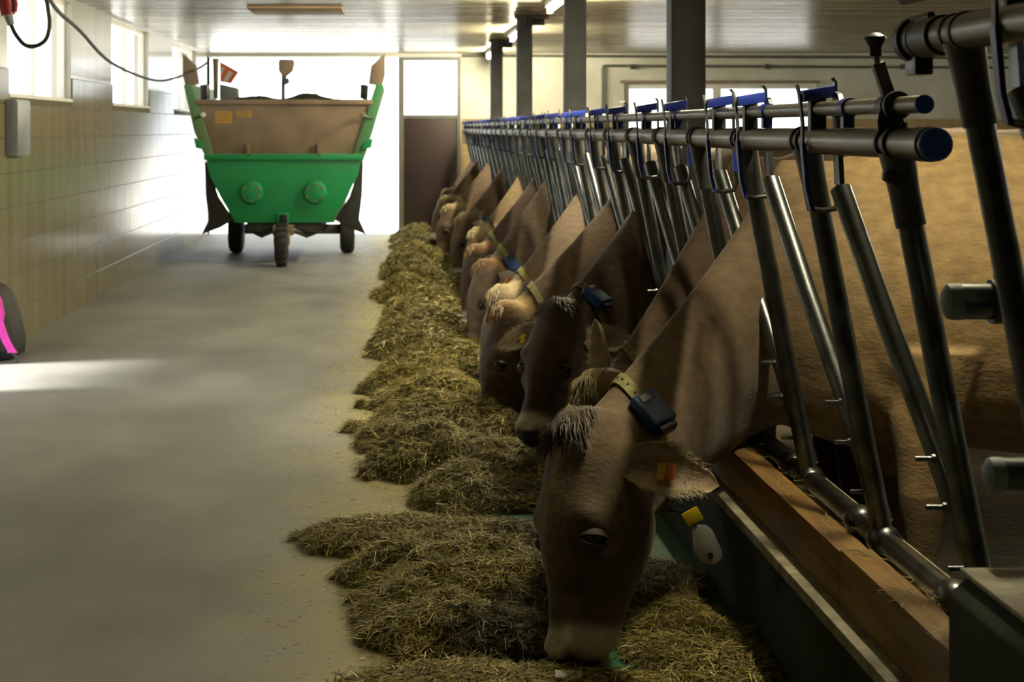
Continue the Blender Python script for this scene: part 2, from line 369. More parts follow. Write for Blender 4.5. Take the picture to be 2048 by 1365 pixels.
# ------------------------------------------------------------------ lamps
def lamp(x, y, L, label):
    r = empty('tube_lamp', (x, y, ZC-.016), label, 'lamp', 'ceiling tube lamps')
    MB().box(x-.035, x+.035, y-L/2, y+L/2, ZC-.06, ZC-.0165).build('housing', 'whiteplastic', r, bevel=.008)
    MB().cyl((x, y-L/2+.04, ZC-.082), (x, y+L/2-.04, ZC-.082), .017, n=14).build('tube', 'tube', r)
    for s_ in (-1, 1): MB().box(x-.02, x+.02, y+s_*(L/2-.03)-.012, y+s_*(L/2-.03)+.012, ZC-.105, ZC-.06).build('socket', 'whiteplastic', r, bevel=.003)
lamp(1.12, 12.4, 1.3, 'bright tube lamp nearest the camera, on the ceiling by a column')
lamp(1.12, 16.6, 1.3, 'middle lit tube lamp beside the third dark column')
lamp(1.12, 20.9, 1.3, 'small farthest lit tube lamp by the narrowest column')
lamp(1.12, 8.3, 1.3, 'lit tube lamp overhead above the feed fence, out of frame')
lamp(1.22, 4.1, .55, 'lit tube lamp over the nearest cow, out of frame')
lamp(4.2, 8.3, 1.3, 'added unseen tube lamp over the stalls, out of frame')  # no lamp known here, added to light the cows from the right

# ------------------------------------------------------------------ pipes on the far wall
YP = YF-.035
r = empty('wall_pipe', (4, YP, 2.2), 'long thin pipe running along the top of the far wall', 'pipe', 'pipes on the far wall')
MB().cyl((.82, YP, 2.195), (XR-.02, YP, 2.165), .018, n=10).build('pipe_run', 'pipe', r)
r = empty('wall_pipe', (4, YP, 2.07), 'bent pipe below it on the far wall, turning down beside the window', 'pipe', 'pipes on the far wall')
MB().tube([(2.53, YP, 1.20), (2.53, YP, 2.03), (2.537, YP, 2.062), (2.57, YP, 2.072), (XR-.02, YP, 2.045)], .017, 10).build('pipe_run', 'pipe', r)
for x in (2.9, 4.55, 6.2): MB().box(x-.03, x+.03, YP-.02, YF, 2.03, 2.09).build('pipe_clip', 'steel_dark', r, bevel=.004)

# ------------------------------------------------------------------ feed fence
def bx(Y): return -.06*(Y-3.2)/18.4
def curbline(Y): return bx(Y)
Y0F, Y1F = 2.95, 21.6
def shear(p): return (p[0]+bx(p[1]), p[1], p[2])
cu = MB(); cu.box(XCURB, XCURB+.26, Y0F, Y1F, ZCOW, .285); cu.v = [shear(p) for p in cu.v]
curb = st(cu, 'wall_curb', 'curb', smooth=0)
cu = MB(); cu.box(XCURB-.016, XCURB+.26, Y0F, Y1F, .277, .305); cu.v = [shear(p) for p in cu.v]
cu.build('curb_lip', 'curbtop', curb, bevel=.006)
nc = MB().prism([(XCURB, ZCOW), (XCURB+.42, ZCOW), (XCURB+.42, .575), (XCURB+.035, .575), (XCURB, .545)], lambda a, b, d: (a, d, b), 1.2, 2.93)
ncb = st(nc, 'wall_block', 'curb', bevel=.006)
MB().box(XCURB+.02, XCURB+.425, 1.2, 2.935, .5752, .585).build('worn_top', 'curbtop', ncb, bevel=.004)

fence = empty('feed_fence', (XBASE, 12, .3), 'long galvanised self-locking feed fence with blue latches above the wooden kerb', 'fence')
nfence = empty('feed_fence', (XBASE, 2.2, .58), 'taller fence end at right edge standing on the concrete block', 'fence')
ZR, ZU = 1.274, 1.342
FR = WL[fence.name]
def fpart(mb, name, m, par=fence, **k):
    return mb.build(name, m, par, **k)
fpart(MB().cyl(shear((XRAIL, 3.0, ZR)), shear((XRAIL, Y1F, ZR)), .0275, n=20), 'top_rail', 'rail')
fpart(MB().cyl(shear((XRAIL+.002, 3.07, ZU)), shear((XRAIL+.002, Y1F, ZU)), .0155, n=16), 'control_rail', 'rail')
fpart(MB().cyl(shear((XBASE, 3.0, ZBASE)), shear((XBASE, Y1F, ZBASE)), .026, n=16), 'bottom_rail', 'steel')
fpart(MB().lathe([(0, .0285), (-.006, .0285), (-.009, .025)], (XRAIL, 3.0, ZR), (0, 1, 0), 24), 'end_cap', 'bluecap')
fpart(MB().lathe([(0, .0165), (-.005, .0165), (-.007, .014)], (XRAIL+.002, 3.07, ZU), (0, 1, 0), 20), 'end_cap', 'bluecap')
fpart(MB().lathe([(-.002, .030), (.06, .030), (.062, .028)], (XRAIL, 3.02, ZR), (0, 1, 0), 24), 'rail_sleeve', 'rail')
# planks on the kerb
tagpl = []
yy = Y0F; k = 0
for L in [.8, 1.55, 2.4, 2.4, 2.4, 2.4, 2.4, 2.4, 2.4]:
    e = min(yy+L, Y1F)
    if e-yy < .1: break
    m_ = MB().box(.928, .995, yy+.002, e-.002, .305, .425-.006*(k % 2)); m_.v = [shear(p) for p in m_.v]
    m_.build('plank', 'wood', curb, bevel=.004); yy = e; k += 1
# top strip behind the planks
m_ = MB().box(.995, 1.16, Y0F, Y1F, .305, .365); m_.v = [shear(p) for p in m_.v]; m_.build('kerb_filler', 'curbtop', curb)

dirp = (Vector((XRAIL, 0, ZR))-Vector((XBASE, 0, ZBASE)))
# fixed post (local origin at the base, in the fence plane)
pm = MB(); b0 = Vector((0, 0, 0)); t0 = dirp
pm.cyl(b0+dirp*.0, t0*.93, .0235, n=16)
post_me = pm.mesh('post'); post_me.materials.append(M['steel'])
sm = MB(); un = dirp.normalized(); lat = Vector((0, 1, 0)); nr = un.cross(lat)
sm.loft([[t0*q+(lat*math.cos(a)*wa+nr*math.sin(a)*wb) for a in rig(16)] for q, wa, wb in ((.83, .0275, .0275), (.90, .0275, .0275), (.955, .036, .03), (.985, .042, .032))])
sleeve_me = sm.mesh('post_sleeve'); sleeve_me.materials.append(M['steel_dark'])
cm = MB()
for s_ in (0,):
    cm.loft([[t0+Vector((0, dy, 0))+(Vector((1, 0, 0))*math.cos(a)+Vector((0, 0, 1))*math.sin(a))*rr for a in rig(18)] for dy, rr in ((s_*.026-.006, .0285), (s_*.026-.006, .0325), (s_*.026+.006, .0325), (s_*.026+.006, .0285))], cap=False)
clamp_me = cm.mesh('rail_clamp'); clamp_me.materials.append(M['steel_dark'])
fm = MB().lathe([(-.045, .0), (-.043, .02), (-.03, .034), (0, .038), (.03, .034), (.043, .02), (.045, 0)], (0, 0, 0), (0, 1, 0), 16)
foot_me = fm.mesh('foot_socket'); foot_me.materials.append(M['steel'])
# swing bar: bottom beside its post, head leaning away along the fence
SW = .47
q0 = Vector((.012, .05, .03)); q3 = t0*.885+Vector((.012, .05+SW, 0)); bendp = q0+(q3-q0)*.30+Vector((0, -.03, 0))
pts = [q0, q0+(bendp-q0)*.5, bendp+(q0-bendp)*.12, bendp+(q3-bendp)*.1, q0+(q3-q0)*.65, q3]
wm = MB().tube(pts, .0225, 14); swing_me = wm.mesh('swing_bar'); swing_me.materials.append(M['steel'])
hm = MB()   # hooked catch plate on the head of the swing bar
top = q3
hm.prism([(-.03, -.03), (.02, -.03), (.016, .07), (.03, .115), (.03, .15), (.005, .165), (-.02, .16), (-.035, .145), (-.012, .14), (.002, .125), (-.012, .08)],
         lambda a, b, d: top+Vector((d-.012*b, a+.02, b+.04)), -.005, .005)
hook_me = hm.mesh('catch_hook', 20); hook_me.materials.append(M['steel'])
# small bolts
bm_ = MB()
bm_.lathe([(0, .005), (.03, .005), (.03, .009), (.036, .009)], Vector((-.05, 0, 0)), (1, 0, 0), 8)
bolt_me = bm_.mesh('stop_bolt', 30); bolt_me.materials.append(M['steel'])
# latch
def latch_parts():
    out = []
    z = ZU-ZBASE; o = Vector((XRAIL-XBASE, 0, 0))
    m = MB().box(-.036, .036, -.024, .014, z+.020, z+.045); m.add([], [])
    m.v = [(p[0]+o.x, p[1]+p[0]*.35, p[2]+p[0]*.16) for p in m.v]
    out.append(('latch', m.mesh('latch', 30, bevel=.003), 'blue', None))
    m = MB(); fx = o.x-.040
    m.ribbon([(fx-.004, -.005, z+.052), (fx, -.012, z+.03), (fx+.006, -.014, z-.03), (fx+.006, -.016, z-.075)], (0, 1, 0), .018, .005, (1, 0, 0))
    out.append(('front_blade', m.mesh('front_blade', 30), 'steel_dark', 0))
    m = MB(); m.ribbon([(fx+.006, -.016, z-.072), (fx+.014, -.018, z-.17), (fx+.024, -.022, z-.215)], (0, 1, 0), .023, .009, (1, 0, 0))
    out.append(('blade_grip', m.mesh('blade_grip', 30), 'blue', 0))
    m = MB(); rx = o.x+.040
    m.ribbon([(rx-.026, .006, z+.066), (rx-.006, .012, z+.068), (rx+.002, .014, z+.058), (rx+.004, .014, z-.08)], (0, 1, 0), .014, .006, (1, 0, 0))
    out.append(('rear_blade', m.mesh('rear_blade', 30), 'steel', 0))
    m = MB(); m.ribbon([(rx+.004, .014, z-.062), (rx+.008, .014, z-.16)], (0, 1, 0), .018, .011, (1, 0, 0))
    out.append(('rear_grip', m.mesh('rear_grip', 30), 'blue', 0))
    m = MB().tube([(rx+.008, .014, z-.15), (rx+.012, .014, z-.19), (rx+.002, .01, z-.212), (rx-.03, -.004, z-.216), (fx+.026, -.02, z-.212)], .0065, 8)
    out.append(('keeper_rod', m.mesh('keeper_rod'), 'steel', 0))
    m = MB().box(-.028, .028, -.016, .016, z-.06, z+.024); m.v = [(p[0]*.6+o.x, p[1], p[2]) for p in m.v]
    out.append(('bracket', m.mesh('bracket', 30, bevel=.003), 'steel_dark', 0))
    return out
LP = latch_parts()
ZL = ZU-ZBASE
bu = MB().lathe([(-.022, .0165), (-.022, .0195), (.022, .0195), (.022, .0165)], (XRAIL-XBASE+.002, 0, ZL), (0, 1, 0), 16)
bu.box(XRAIL-XBASE-.010, XRAIL-XBASE+.012, -.012, .012, ZL-.040, ZL-.018)
bush_me = bu.mesh('rail_bushing', 30)
loffs = [-.10, -.08, -.34, -.27, -.32, -.17, -.22, -.1, -.3]
def inst(name, me, m, par, p):
    if m is not None and not me.materials: me.materials.append(M[m])
    o = bpy.data.objects.new(name, me); C.objects.link(o); o.parent = par; o.location = Vector(p)-WL[par.name]; return o
def bay(par, Yp, dz, k, with_swing=True, with_latch=True, lo=None):
    base = Vector((XBASE+bx(Yp), Yp, ZBASE+dz))
    inst('post', post_me, None, par, base); inst('post_sleeve', sleeve_me, None, par, base)
    [inst('rail_clamp', clamp_me, None, par, base+Vector((0, q_, 0))) for q_ in (-.026, .026)]; inst('foot_socket', foot_me, 'steel', par, base)
    if with_swing:
        inst('swing_bar', swing_me, None, par, base); inst('catch_hook', hook_me, None, par, base)
        inst('foot_socket', foot_me, 'steel', par, base+Vector((0, .2, 0)))
        if Yp < 9: [inst('stop_bolt', bolt_me, None, par, base+dirp*z_+Vector((0, dy_+.1*z_, 0))) for z_, dy_ in ((.33, .06), (.23, .06), (.12, .0))]
    if with_latch:
        Yl = Yp+.69+(loffs[k % 9] if lo is None else lo); lb = Vector((XBASE+bx(Yl), Yl, ZBASE+dz)); root = None
        for nm, me, mm, ch in LP:
            if not me.materials: me.materials.append(M[mm])
            if ch is None: root = inst(nm, me, None, par, lb)
            else:
                o = bpy.data.objects.new(nm, me); C.objects.link(o); o.parent = root
        Yb = Yp+.34+.1*((k*3) % 4)/4
        inst('rail_bushing', bush_me, 'blue' if k % 3 == 0 else 'steel_dark', par, (XBASE+bx(Yb), Yb, ZBASE+dz))
k = 0; Yp = 3.24
while Yp < Y1F-.3:
    bay(fence, Yp, 0, k); Yp += .69; k += 1
# lever with black knob at the near end of the control rail
YK = 3.275
r_ = fpart(MB().lathe([(-.02, .017), (-.02, .023), (.02, .023), (.02, .017)], (XRAIL, YK, ZU), (0, 1, 0), 18).lathe([(-.006, .017), (-.006, .026), (.006, .026), (.006, .017)], (XRAIL, YK-.05, ZU), (0, 1, 0), 18), 'lever_collar', 'steel_dark')
mb = MB().prism([(-.02, -.075), (.02, -.075), (.024, -.03), (.015, .0), (-.02, .0), (-.026, -.03)], lambda a, b, d: (XRAIL+a+d*.2, YK-.01+d, ZU+b), -.006, .006)
mb.build('lever_plate', 'steel_dark', r_, bevel=.002)
lv0, lv1 = Vector((XRAIL-.001, YK, ZU+.015)), Vector((XRAIL-.022, YK, ZU+.078))
mb = MB(); d_ = (lv1-lv0); sd = Vector((1, 0, .3)).normalized()*.011
mb.loft([[p+sd+V(0, .011, 0), p-sd+V(0, .011, 0), p-sd-V(0, .011, 0), p+sd-V(0, .011, 0)] for p in (lv0, lv1)])
mb.build('lever_arm', 'steel_dark', r_, bevel=.002)
mb = MB().cyl(lv1, lv1+V(-.003, 0, .018), .006, n=12); mb.build('lever_shaft', 'steel', r_)
mb = MB().lathe([(0, .011), (.004, .012), (.016, .012), (.028, .018), (.032, .020), (.036, .019), (.042, .010), (.0435, 0)], lv1+V(-.003, 0, .012), (-.05, 0, 1), 20); mb.build('lever_knob', 'black', r_)
mb = MB().tube([(XRAIL+.012, YK-.05, ZU-.03), (XRAIL+.002, YK-.05, ZU-.09), (XRAIL-.006, YK-.05, ZU-.118)], [.007, .007, .010], 10).lathe([(0, .01), (.004, .022), (.016, .017), (.018, 0)], (XRAIL-.006, YK-.05, ZU-.125), (-.5, 0, -1), 12)
mb.build('locking_pin', 'black', r_)
# near, taller section on the block
DZ = .18
mb = MB().cyl((XRAIL, 1.3, ZR+DZ), (XRAIL, 3.12, ZR+DZ), .029, n=20); mb.build('top_rail', 'rail', nfence)
mb = MB().cyl((XRAIL, 1.3, ZU+DZ+.012), (XRAIL, 3.17, ZU+DZ+.012), .0165, n=16); mb.build('control_rail', 'steel_dark', nfence)
for Yq, rr, ww in ((3.105, .040, .014), (3.07, .034, .012), (3.0, .034, .05)):
    MB().lathe([(-ww, .029), (-ww, rr), (ww, rr), (ww, .029)], (XRAIL, Yq, ZR+DZ), (0, 1, 0), 22).build('rail_clamp', 'steel_dark', nfence)
MB().cyl((XRAIL-.012, 2.98, ZR+DZ+.034), (XRAIL-.012, 3.135, ZR+DZ+.032), .007, n=8).build('clamp_bolt', 'steel_dark', nfence)
MB().box(XRAIL-.016, XRAIL+.016, 3.06, 3.125, ZR+DZ-.062, ZR+DZ-.028).build('clamp_foot', 'black', nfence, bevel=.005)
bay(nfence, 2.86, DZ, 1, False, False); bay(nfence, 2.17, DZ, 0, True, True, -.24)
# partition rails: two capped tubes beside the near cow, held by the block end post
prt = empty('partition_gate', (1.4, 3.0, ZCOW), 'two capped horizontal tubes of a stall partition at the right edge', 'gate')
for z, x0 in ((1.012, .912), (.722, .982)):
    MB().cyl((x0+.012, 3.0, z), (2.35, 3.0, z), .030, n=20).build('rail', 'steel', prt)
    MB().lathe([(0, .0), (.001, .018), (.008, .029), (.014, .0305), (.03, .0305)], (x0, 3.0, z), (1, 0, 0), 22).build('end_cap', 'greycap', prt)
    MB().lathe([(-.02, .030), (-.02, .037), (.02, .037), (.02, .030)], (x0+.10, 3.0, z), (1, 0, 0), 18).box(x0+.085, x0+.115, 2.985, 3.0, z+.03, z+.055).build('clamp', 'steel_dark', prt)
    MB().tube([(x0+.095, 2.98, z+.03), (x0+.09, 2.975, z+.05), (x0+.105, 2.97, z+.055)], .006, 8).build('clamp_bolt', 'steel', prt)
MB().cyl((2.3, 3.0, ZCOW), (2.3, 3.0, 1.25), .035, n=16).build('post', 'steel_dark', prt)

# ------------------------------------------------------------------ cows
def nrm(v): return v/np.linalg.norm(v)
def A(*p): return np.array(p, float)
def sst(a, b, x): t = np.clip((x-a)/(b-a), 0, 1); return t*t*(3-2*t)
TORSO = [(3.34, 1.02, .07, .05), (3.31, 1.0, .18, .13), (3.18, .95, .33, .22), (2.95, .89, .42, .275), (2.6, .85, .445, .30), (2.2, .82, .46, .315), (1.85, .825, .455, .30), (1.6, .845, .445, .272), (1.40, .84, .425, .24), (1.25, .81, .40, .205)]
HEAD = [(-.035,-.07,.03,.035),(-.022,-.072,.065,.068),(0,-.078,.088,.086),(.05,-.088,.110,.100),(.11,-.096,.128,.108),(.17,-.10,.140,.114),(.23,-.102,.146,.117),(.275,-.10,.142,.110),(.32,-.094,.130,.096),(.365,-.086,.114,.083),(.41,-.078,.100,.075),(.445,-.073,.091,.073),(.475,-.069,.086,.077),(.50,-.066,.083,.079),(.52,-.066,.076,.074),(.538,-.067,.060,.060),(.55,-.068,.035,.036),(.555,-.068,.012,.012)]
def bez(p, t): a, b, c, d = p; s = 1-t; return a*s**3+3*b*s*s*t+3*c*s*t*t+d*t**3
def cow(k, P, Mz, theta, base, poll, label, vox, ears, seed, collar='collar', tagcol=True, blue=90., yaw_nose=0, eartag=None, pend=False, tuft=90, tuftcol=(.16, .12, .08), yc=None, face=None, neck=None):
    R = np.random.default_rng(seed)
    yc = 3.72+.69*k if yc is None else yc; bxx = bx(yc)
    P = A(*P); Mz = A(*Mz); a = nrm(Mz-P); hs = np.clip(np.linalg.norm(Mz-P)/.545, .9, 1.12)
    th = math.radians(theta); n0 = A(-math.cos(th), -math.sin(th), 0); n = nrm(n0-n0.dot(a)*a); l = np.cross(n, a)
    mb = MB(); NS = 28; ang = np.array(rig(NS)); ca, sa = np.cos(ang), np.sin(ang)
    rings = []
    for X, z, hh, hw in TORSO:
        c = A(X+bxx, yc, z); wv = sa*hw*(1-.30*np.clip(ca, 0, 1)**2); rings.append([c+A(0, 0, 1)*hh*ca[j]+A(0, -1, 0)*wv[j] for j in range(NS)])
    T0 = A(1.10+bxx, yc, 1.215); T3 = P-n*.045*hs+a*.005
    B0 = A(1.10+bxx, yc, .46); B3 = P+a*.235*hs-n*.20*hs
    dT = T0-T3; dB = B0-B3
    TB = [T0, T0+A(-.13, 0, -.24), T3+dT*.33+A(0, 0, -.05), T3]
    BB = [B0, B0+A(-.16, 0, -.03), B3+dB*.35+A(0, 0, .0), B3]
    def nring(s, grow=0.):
        t_, b_ = bez(TB, s), bez(BB, s); c = (t_+b_)/2; hh = np.linalg.norm(t_-b_)/2+grow; up = nrm(t_-b_)
        lt = A(0, -1, 0)*(1-s)+l*s; lt = nrm(lt-lt.dot(up)*up); hw = .175*(1-s)**1.3+.088*s+.012*math.sin(math.pi*s)+grow
        wv = sa*hw*(1-.38*np.clip(ca, 0, 1)**2)
        return np.array([c+up*hh*ca[j]+lt*wv[j] for j in range(NS)])
    for s in (0, .12, .25, .4, .55, .7, .85, 1.): rings.append(list(nring(s)))
    mb.loft(rings)
    hr = []
    for t, off, d, wd in HEAD:
        c = P+a*t*hs+n*off*hs
        # wider forehead, narrower jaw
        wv = sa*wd*hs*np.where(ca > 0, 1-.06*ca, 1+.42*ca*np.clip(1-abs(t-.25)*2.2, 0, 1))
        sl = .022*sst(.43, .53, t)*hs
        hr.append([c+a*(sl*(ca[j]-.3))+n*d*hs*np.sign(ca[j])*abs(ca[j])**.92+l*wv[j] for j in range(NS)])
    mb.loft(hr)
    for s_ in (-1, 1):   # legs
        y_ = yc+s_*.165
        fl = [(1.50, .70, .14), (1.47, .52, .105), (1.45, .36, .068), (1.45, .27, .062), (1.455, .12, .042), (1.45, .03, .05), (1.43, -.02, .048), (1.42, ZCOW, .06)]
        mb.loft([[A(x+bxx+r*math.cos(q), y_+r*.85*math.sin(q), z) for q in rig(14)] for x, z, r in fl])
        hl = [(2.98, .85, .22), (2.90, .62, .17), (3.0, .44, .09), (3.10, .33, .066), (3.09, .15, .045), (3.06, .03, .05), (3.03, -.02, .05), (3.02, ZCOW, .06)]
        mb.loft([[A(x+bxx+r*math.cos(q), y_*1.0+s_*.02+r*.7*math.sin(q), z) for q in rig(14)] for x, z, r in hl])
        # shoulder blade and elbow masses
        mb.loft([[A(1.42+bxx+.02*h+rr*math.cos(q), yc+s_*.125+rr*.62*math.sin(q), 1.06-h) for q in rig(14)] for h, rr in ((-.09, .02), (-.06, .07), (.1, .125), (.28, .15), (.42, .13), (.5, .06))])
    mb.tube([(3.33+bxx, yc, 1.16), (3.39+bxx, yc, 1.05), (3.40+bxx, yc, .7), (3.39+bxx, yc, .35)], [.05, .04, .028, .035], 10)
    tmp = bpy.data.objects.new('tmp', mb.mesh('tmp', 0)); C.objects.link(tmp)
    m1 = tmp.modifiers.new('r', 'REMESH'); m1.mode = 'VOXEL'; m1.voxel_size = vox
    m2 = tmp.modifiers.new('s', 'SMOOTH'); m2.iterations = max(2, int(.055/vox)); m2.factor = .5
    dg = bpy.context.evaluated_depsgraph_get(); ev = tmp.evaluated_get(dg); em = ev.to_mesh()
    nv = len(em.vertices); co = np.empty(nv*3, np.float32); em.vertices.foreach_get('co', co); co = co.reshape(-1, 3).astype(float)
    no = np.empty(nv*3, np.float32); em.vertices.foreach_get('normal', no); no = no.reshape(-1, 3).astype(float)
    nl = len(em.loops); li = np.empty(nl, np.int32); em.loops.foreach_get('vertex_index', li)
    ls = np.empty(len(em.polygons), np.int32); em.polygons.foreach_get('loop_start', ls); lt_ = np.empty(len(em.polygons), np.int32); em.polygons.foreach_get('loop_total', lt_)
    quads = li.reshape(-1, 4) if (lt_ == 4).all() else None
    faces = quads.tolist() if quads is not None else [li[s:s+t].tolist() for s, t in zip(ls, lt_)]
    ev.to_mesh_clear(); me0 = tmp.data; bpy.data.objects.remove(tmp); bpy.data.meshes.remove(me0)
    rel = co-P; t = rel@a/hs; nn = rel@n/hs; ll = rel@l/hs
    inhead = (t > -.06) & (t < .6) & (nn > -.30) & (np.abs(ll) < .16)
    def g(tt, n_, l_, r): return np.exp(-(((t-tt)**2+(nn-n_)**2+(np.abs(ll)-l_)**2)/(r*r)))*inhead
    disp = np.zeros(nv)
    disp += .018*g(.215, -.005, .085, .034)            # brow
    disp -= .010*g(.268, -.02, .095, .024)             # eye socket
    disp += .012*g(.315, -.05, .09, .034)              # cheekbone under the eye
    disp -= .014*g(.36, -.02, .08, .05)                # hollow below it
    disp -= .010*g(.10, .03, .0, .05)
    disp += .010*g(.22, -.20, .06, .06)                # jaw muscle
    disp += .010*g(.50, -.005, .045, .026)
    disp -= .024*g(.522, .004, .042, .014)             # nostrils
    disp -= .010*np.exp(-((t-.505-.12*(nn+.14))**2)/(.007**2))*((nn < -.085) & (nn > -.17) & inhead)   # mouth slit
    # loose skin folds on the shoulder and brisket
    fx = co[:, 0]-bxx
    fold = np.sin((fx*1.0+co[:, 2]*.55)*52+2*np.sin(co[:, 2]*9))*np.exp(-((fx-1.36)**2/.012+(co[:, 2]-.52)**2/.02))*.006
    fold += np.sin((fx*.5+co[:, 2])*30)*np.exp(-((fx-1.02)**2/.02+(co[:, 2]-.55)**2/.03))*.004
    disp += fold
    co = co+no*disp[:, None]*np.where(inhead, hs, 1)[:, None]
    # coat colours
    base = A(*base); dark = base*A(.50, .47, .45); pale = A(.66, .60, .50); poll = A(*poll)
    dark = A(*face) if face else dark; ncol = A(*neck) if neck else base*A(.72, .70, .68)
    nz = np.array([mnoise.noise(Vector(c)*3.1+Vector((seed, 0, 0))) for c in co[::1]]) if nv < 140000 else np.zeros(nv)
    col = base[None, :]*(1+.22*nz[:, None])
    def mixc(f, c2): 
        nonlocal col
        col = col*(1-f[:, None])+c2[None, :]*f[:, None]
    mixc(.9*sst(1.42, 1.0, co[:, 0]-bxx)*~inhead, ncol)
    mixc(.85*inhead*sst(.12, -.03, t), ncol)
    hp = sst(-.03, .12, t)*inhead
    mixc(.85*hp, dark)
    mixc(.55*np.exp(-((ll/.03)**2))*inhead*sst(.4, .1, t), base*1.1)
    mixc(.85*sst(.06, .0, t)*(nn > -.19)*inhead, poll)
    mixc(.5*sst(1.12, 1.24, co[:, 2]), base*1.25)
    mixc(.92*sst(.435, .47, t+.02*nn)*inhead, pale)
    mixc(.97*sst(.512, .524, t)*sst(-.075, -.05, nn)*inhead, A(.02, .017, .02))
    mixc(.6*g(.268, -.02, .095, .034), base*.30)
    mixc(.9*g(.524, .002, .042, .016), A(.006, .005, .006))
    legs = (co[:, 2] < .3)*(co[:, 0] > 1.3); mixc(.6*legs, dark*.8)
    verts = co.tolist(); cols = np.concatenate([col, np.ones((nv, 1))], 1)
    # ears
    extra = []; ecol = []; strands = []
    for s_, (du, dn, da, droop, *ert) in zip((1, -1), ears):      # left ear, right ear: direction along lateral, front, axis
        root = P+(a*(ert[0] if ert else .105)+l*s_*.088-n*.125)*hs; d = nrm(l*s_*du+n*dn+a*da); op = nrm(n*1.0-a*.25); op = nrm(op-op.dot(d)*d); wv = np.cross(d, op)
        Le, We = .20*hs, .056*hs; NA, NB = 12, 9; off = nv+len(extra); grid = []
        for layer in (0, 1):
            for i in range(NA):
                s = i/(NA-1); wd = We*(.42+.58*math.sin(math.pi*min(1, s*1.12+.06))**.9 if s < .8 else (.42+.58*math.sin(math.pi*min(1, .8*1.12+.06))**.9)*math.sqrt(max(0, 1-((s-.8)/.2)**2)))
                wd = max(wd, .002)
                for j in range(NB):
                    q = -1+2*j/(NB-1)
                    th_ = .010*hs*(1-s*.6)*(1-q*q)**.5 if layer else 0
                    cup = (.55*q*q-.28)*wd*(1-.5*s)+(.030*(1-s)**2)
                    p = root+d*(Le*s)+wv*(wd*q)+op*cup-op*th_-op*(droop*.04*s*s)-A(0, 0, 1)*(droop*.06*s*s)
                    grid.append(p)
                    e_ = abs(q); inner = A(.34, .22, .16)*(1-e_)+A(.52, .43, .28)*e_
                    ecol.append((*(inner*.9 if not layer else base*1.0+.06), 1))
        extra += grid
        def gi(L_, i, j): return off+L_*NA*NB+i*NB+j
        for L_ in (0, 1):
            for i in range(NA-1):
                for j in range(NB-1):
                    fq = [gi(L_, i, j), gi(L_, i+1, j), gi(L_, i+1, j+1), gi(L_, i, j+1)]; faces.append(fq if L_ else fq[::-1])
        for i in range(NA-1):
            faces.append([gi(0, i, 0), gi(1, i, 0), gi(1, i+1, 0), gi(0, i+1, 0)]); faces.append([gi(0, i, NB-1), gi(0, i+1, NB-1), gi(1, i+1, NB-1), gi(1, i, NB-1)])
        for _ in range(int(min(tuft, 500)*2.2)):         # pale hair fringe on the ear rims
            i = R.integers(0, NA-3); j = R.choice([0, 1, NB-2, NB-1, R.integers(0, NB)]); fr = R.random(); p = np.array(grid[i*NB+j])*(1-fr)+np.array(grid[(i+1)*NB+j])*fr
            q = -1+2*j/(NB-1); dr_ = nrm(wv*q*.45+d*.9+op*.15+R.normal(0, .2, 3)); ln = R.uniform(.010, .026)*hs
            strands.append((p-op*.002, p+dr_*ln*.5, p+dr_*ln-A(0, 0, .004), .0006, A(.50, .42, .26)*R.uniform(.6, 1.2)))
    allv = verts+[tuple(p) for p in extra]; cols = np.concatenate([cols, np.array(ecol)], 0)
    org = A(2.1+bxx, yc, ZCOW)
    me = bpy.data.meshes.new('cow'); me.from_pydata((np.array(allv)-org).tolist(), [], faces); me.update()
    me.polygons.foreach_set('use_smooth', [True]*len(me.polygons))
    at = me.attributes.new('coat', 'FLOAT_COLOR', 'POINT'); at.data.foreach_set('color', np.clip(cols, .003, 1).astype(np.float32).ravel())
    o = link('cow', me, 'coat', loc=org); tag(o, label, 'cow', 'cows feeding through the fence'); WL[o.name] = Vector(org)
    for s_ in (1, -1):
        c = P+(a*.266+l*s_*.086-n*.022)*hs; ax = nrm(l*s_+n*.35); ra_ = .0245*hs
        up_ = nrm(-a-n*.1); up_ = nrm(up_-up_.dot(ax)*ax); sd_ = np.cross(ax, up_)
        e = MB().lathe([(-ra_, .001)]+[(ra_*math.sin(q), ra_*math.cos(q)) for q in np.linspace(-1.2, 1.5, 10)], Vector(c), Vector(ax), 16).build('eye', 'eye', o)
        for f0, f1 in ((.34, 1.9), (-1.9, -.52)):
            gr = [[c+(ra_*(1.10+.16*abs(math.sin((f-f0 if f0 > 0 else f1-f)*1.2))*0))*(sd_*math.sin(w_)*1.22+math.cos(w_)*(ax*math.cos(f)+up_*math.sin(f))) for w_ in np.linspace(-1.45, 1.45, 11)] for f in np.linspace(f0, f1, 7)]
            inn = [[c+ra_*1.01*(sd_*math.sin(w_)*1.22+math.cos(w_)*(ax*math.cos(f)+up_*math.sin(f))) for w_ in np.linspace(-1.45, 1.45, 11)] for f in np.linspace(f1, f0, 7)]
            g_ = gr+inn; vv_ = [tuple(p) for r2 in g_ for p in r2]; ff_ = [(i*11+j, i*11+j+1, (i+1)*11+j+1, (i+1)*11+j) for i in range(13) for j in range(10)]
            MB().add(vv_, ff_).build('eyelid', lidmat, o, smooth=60)
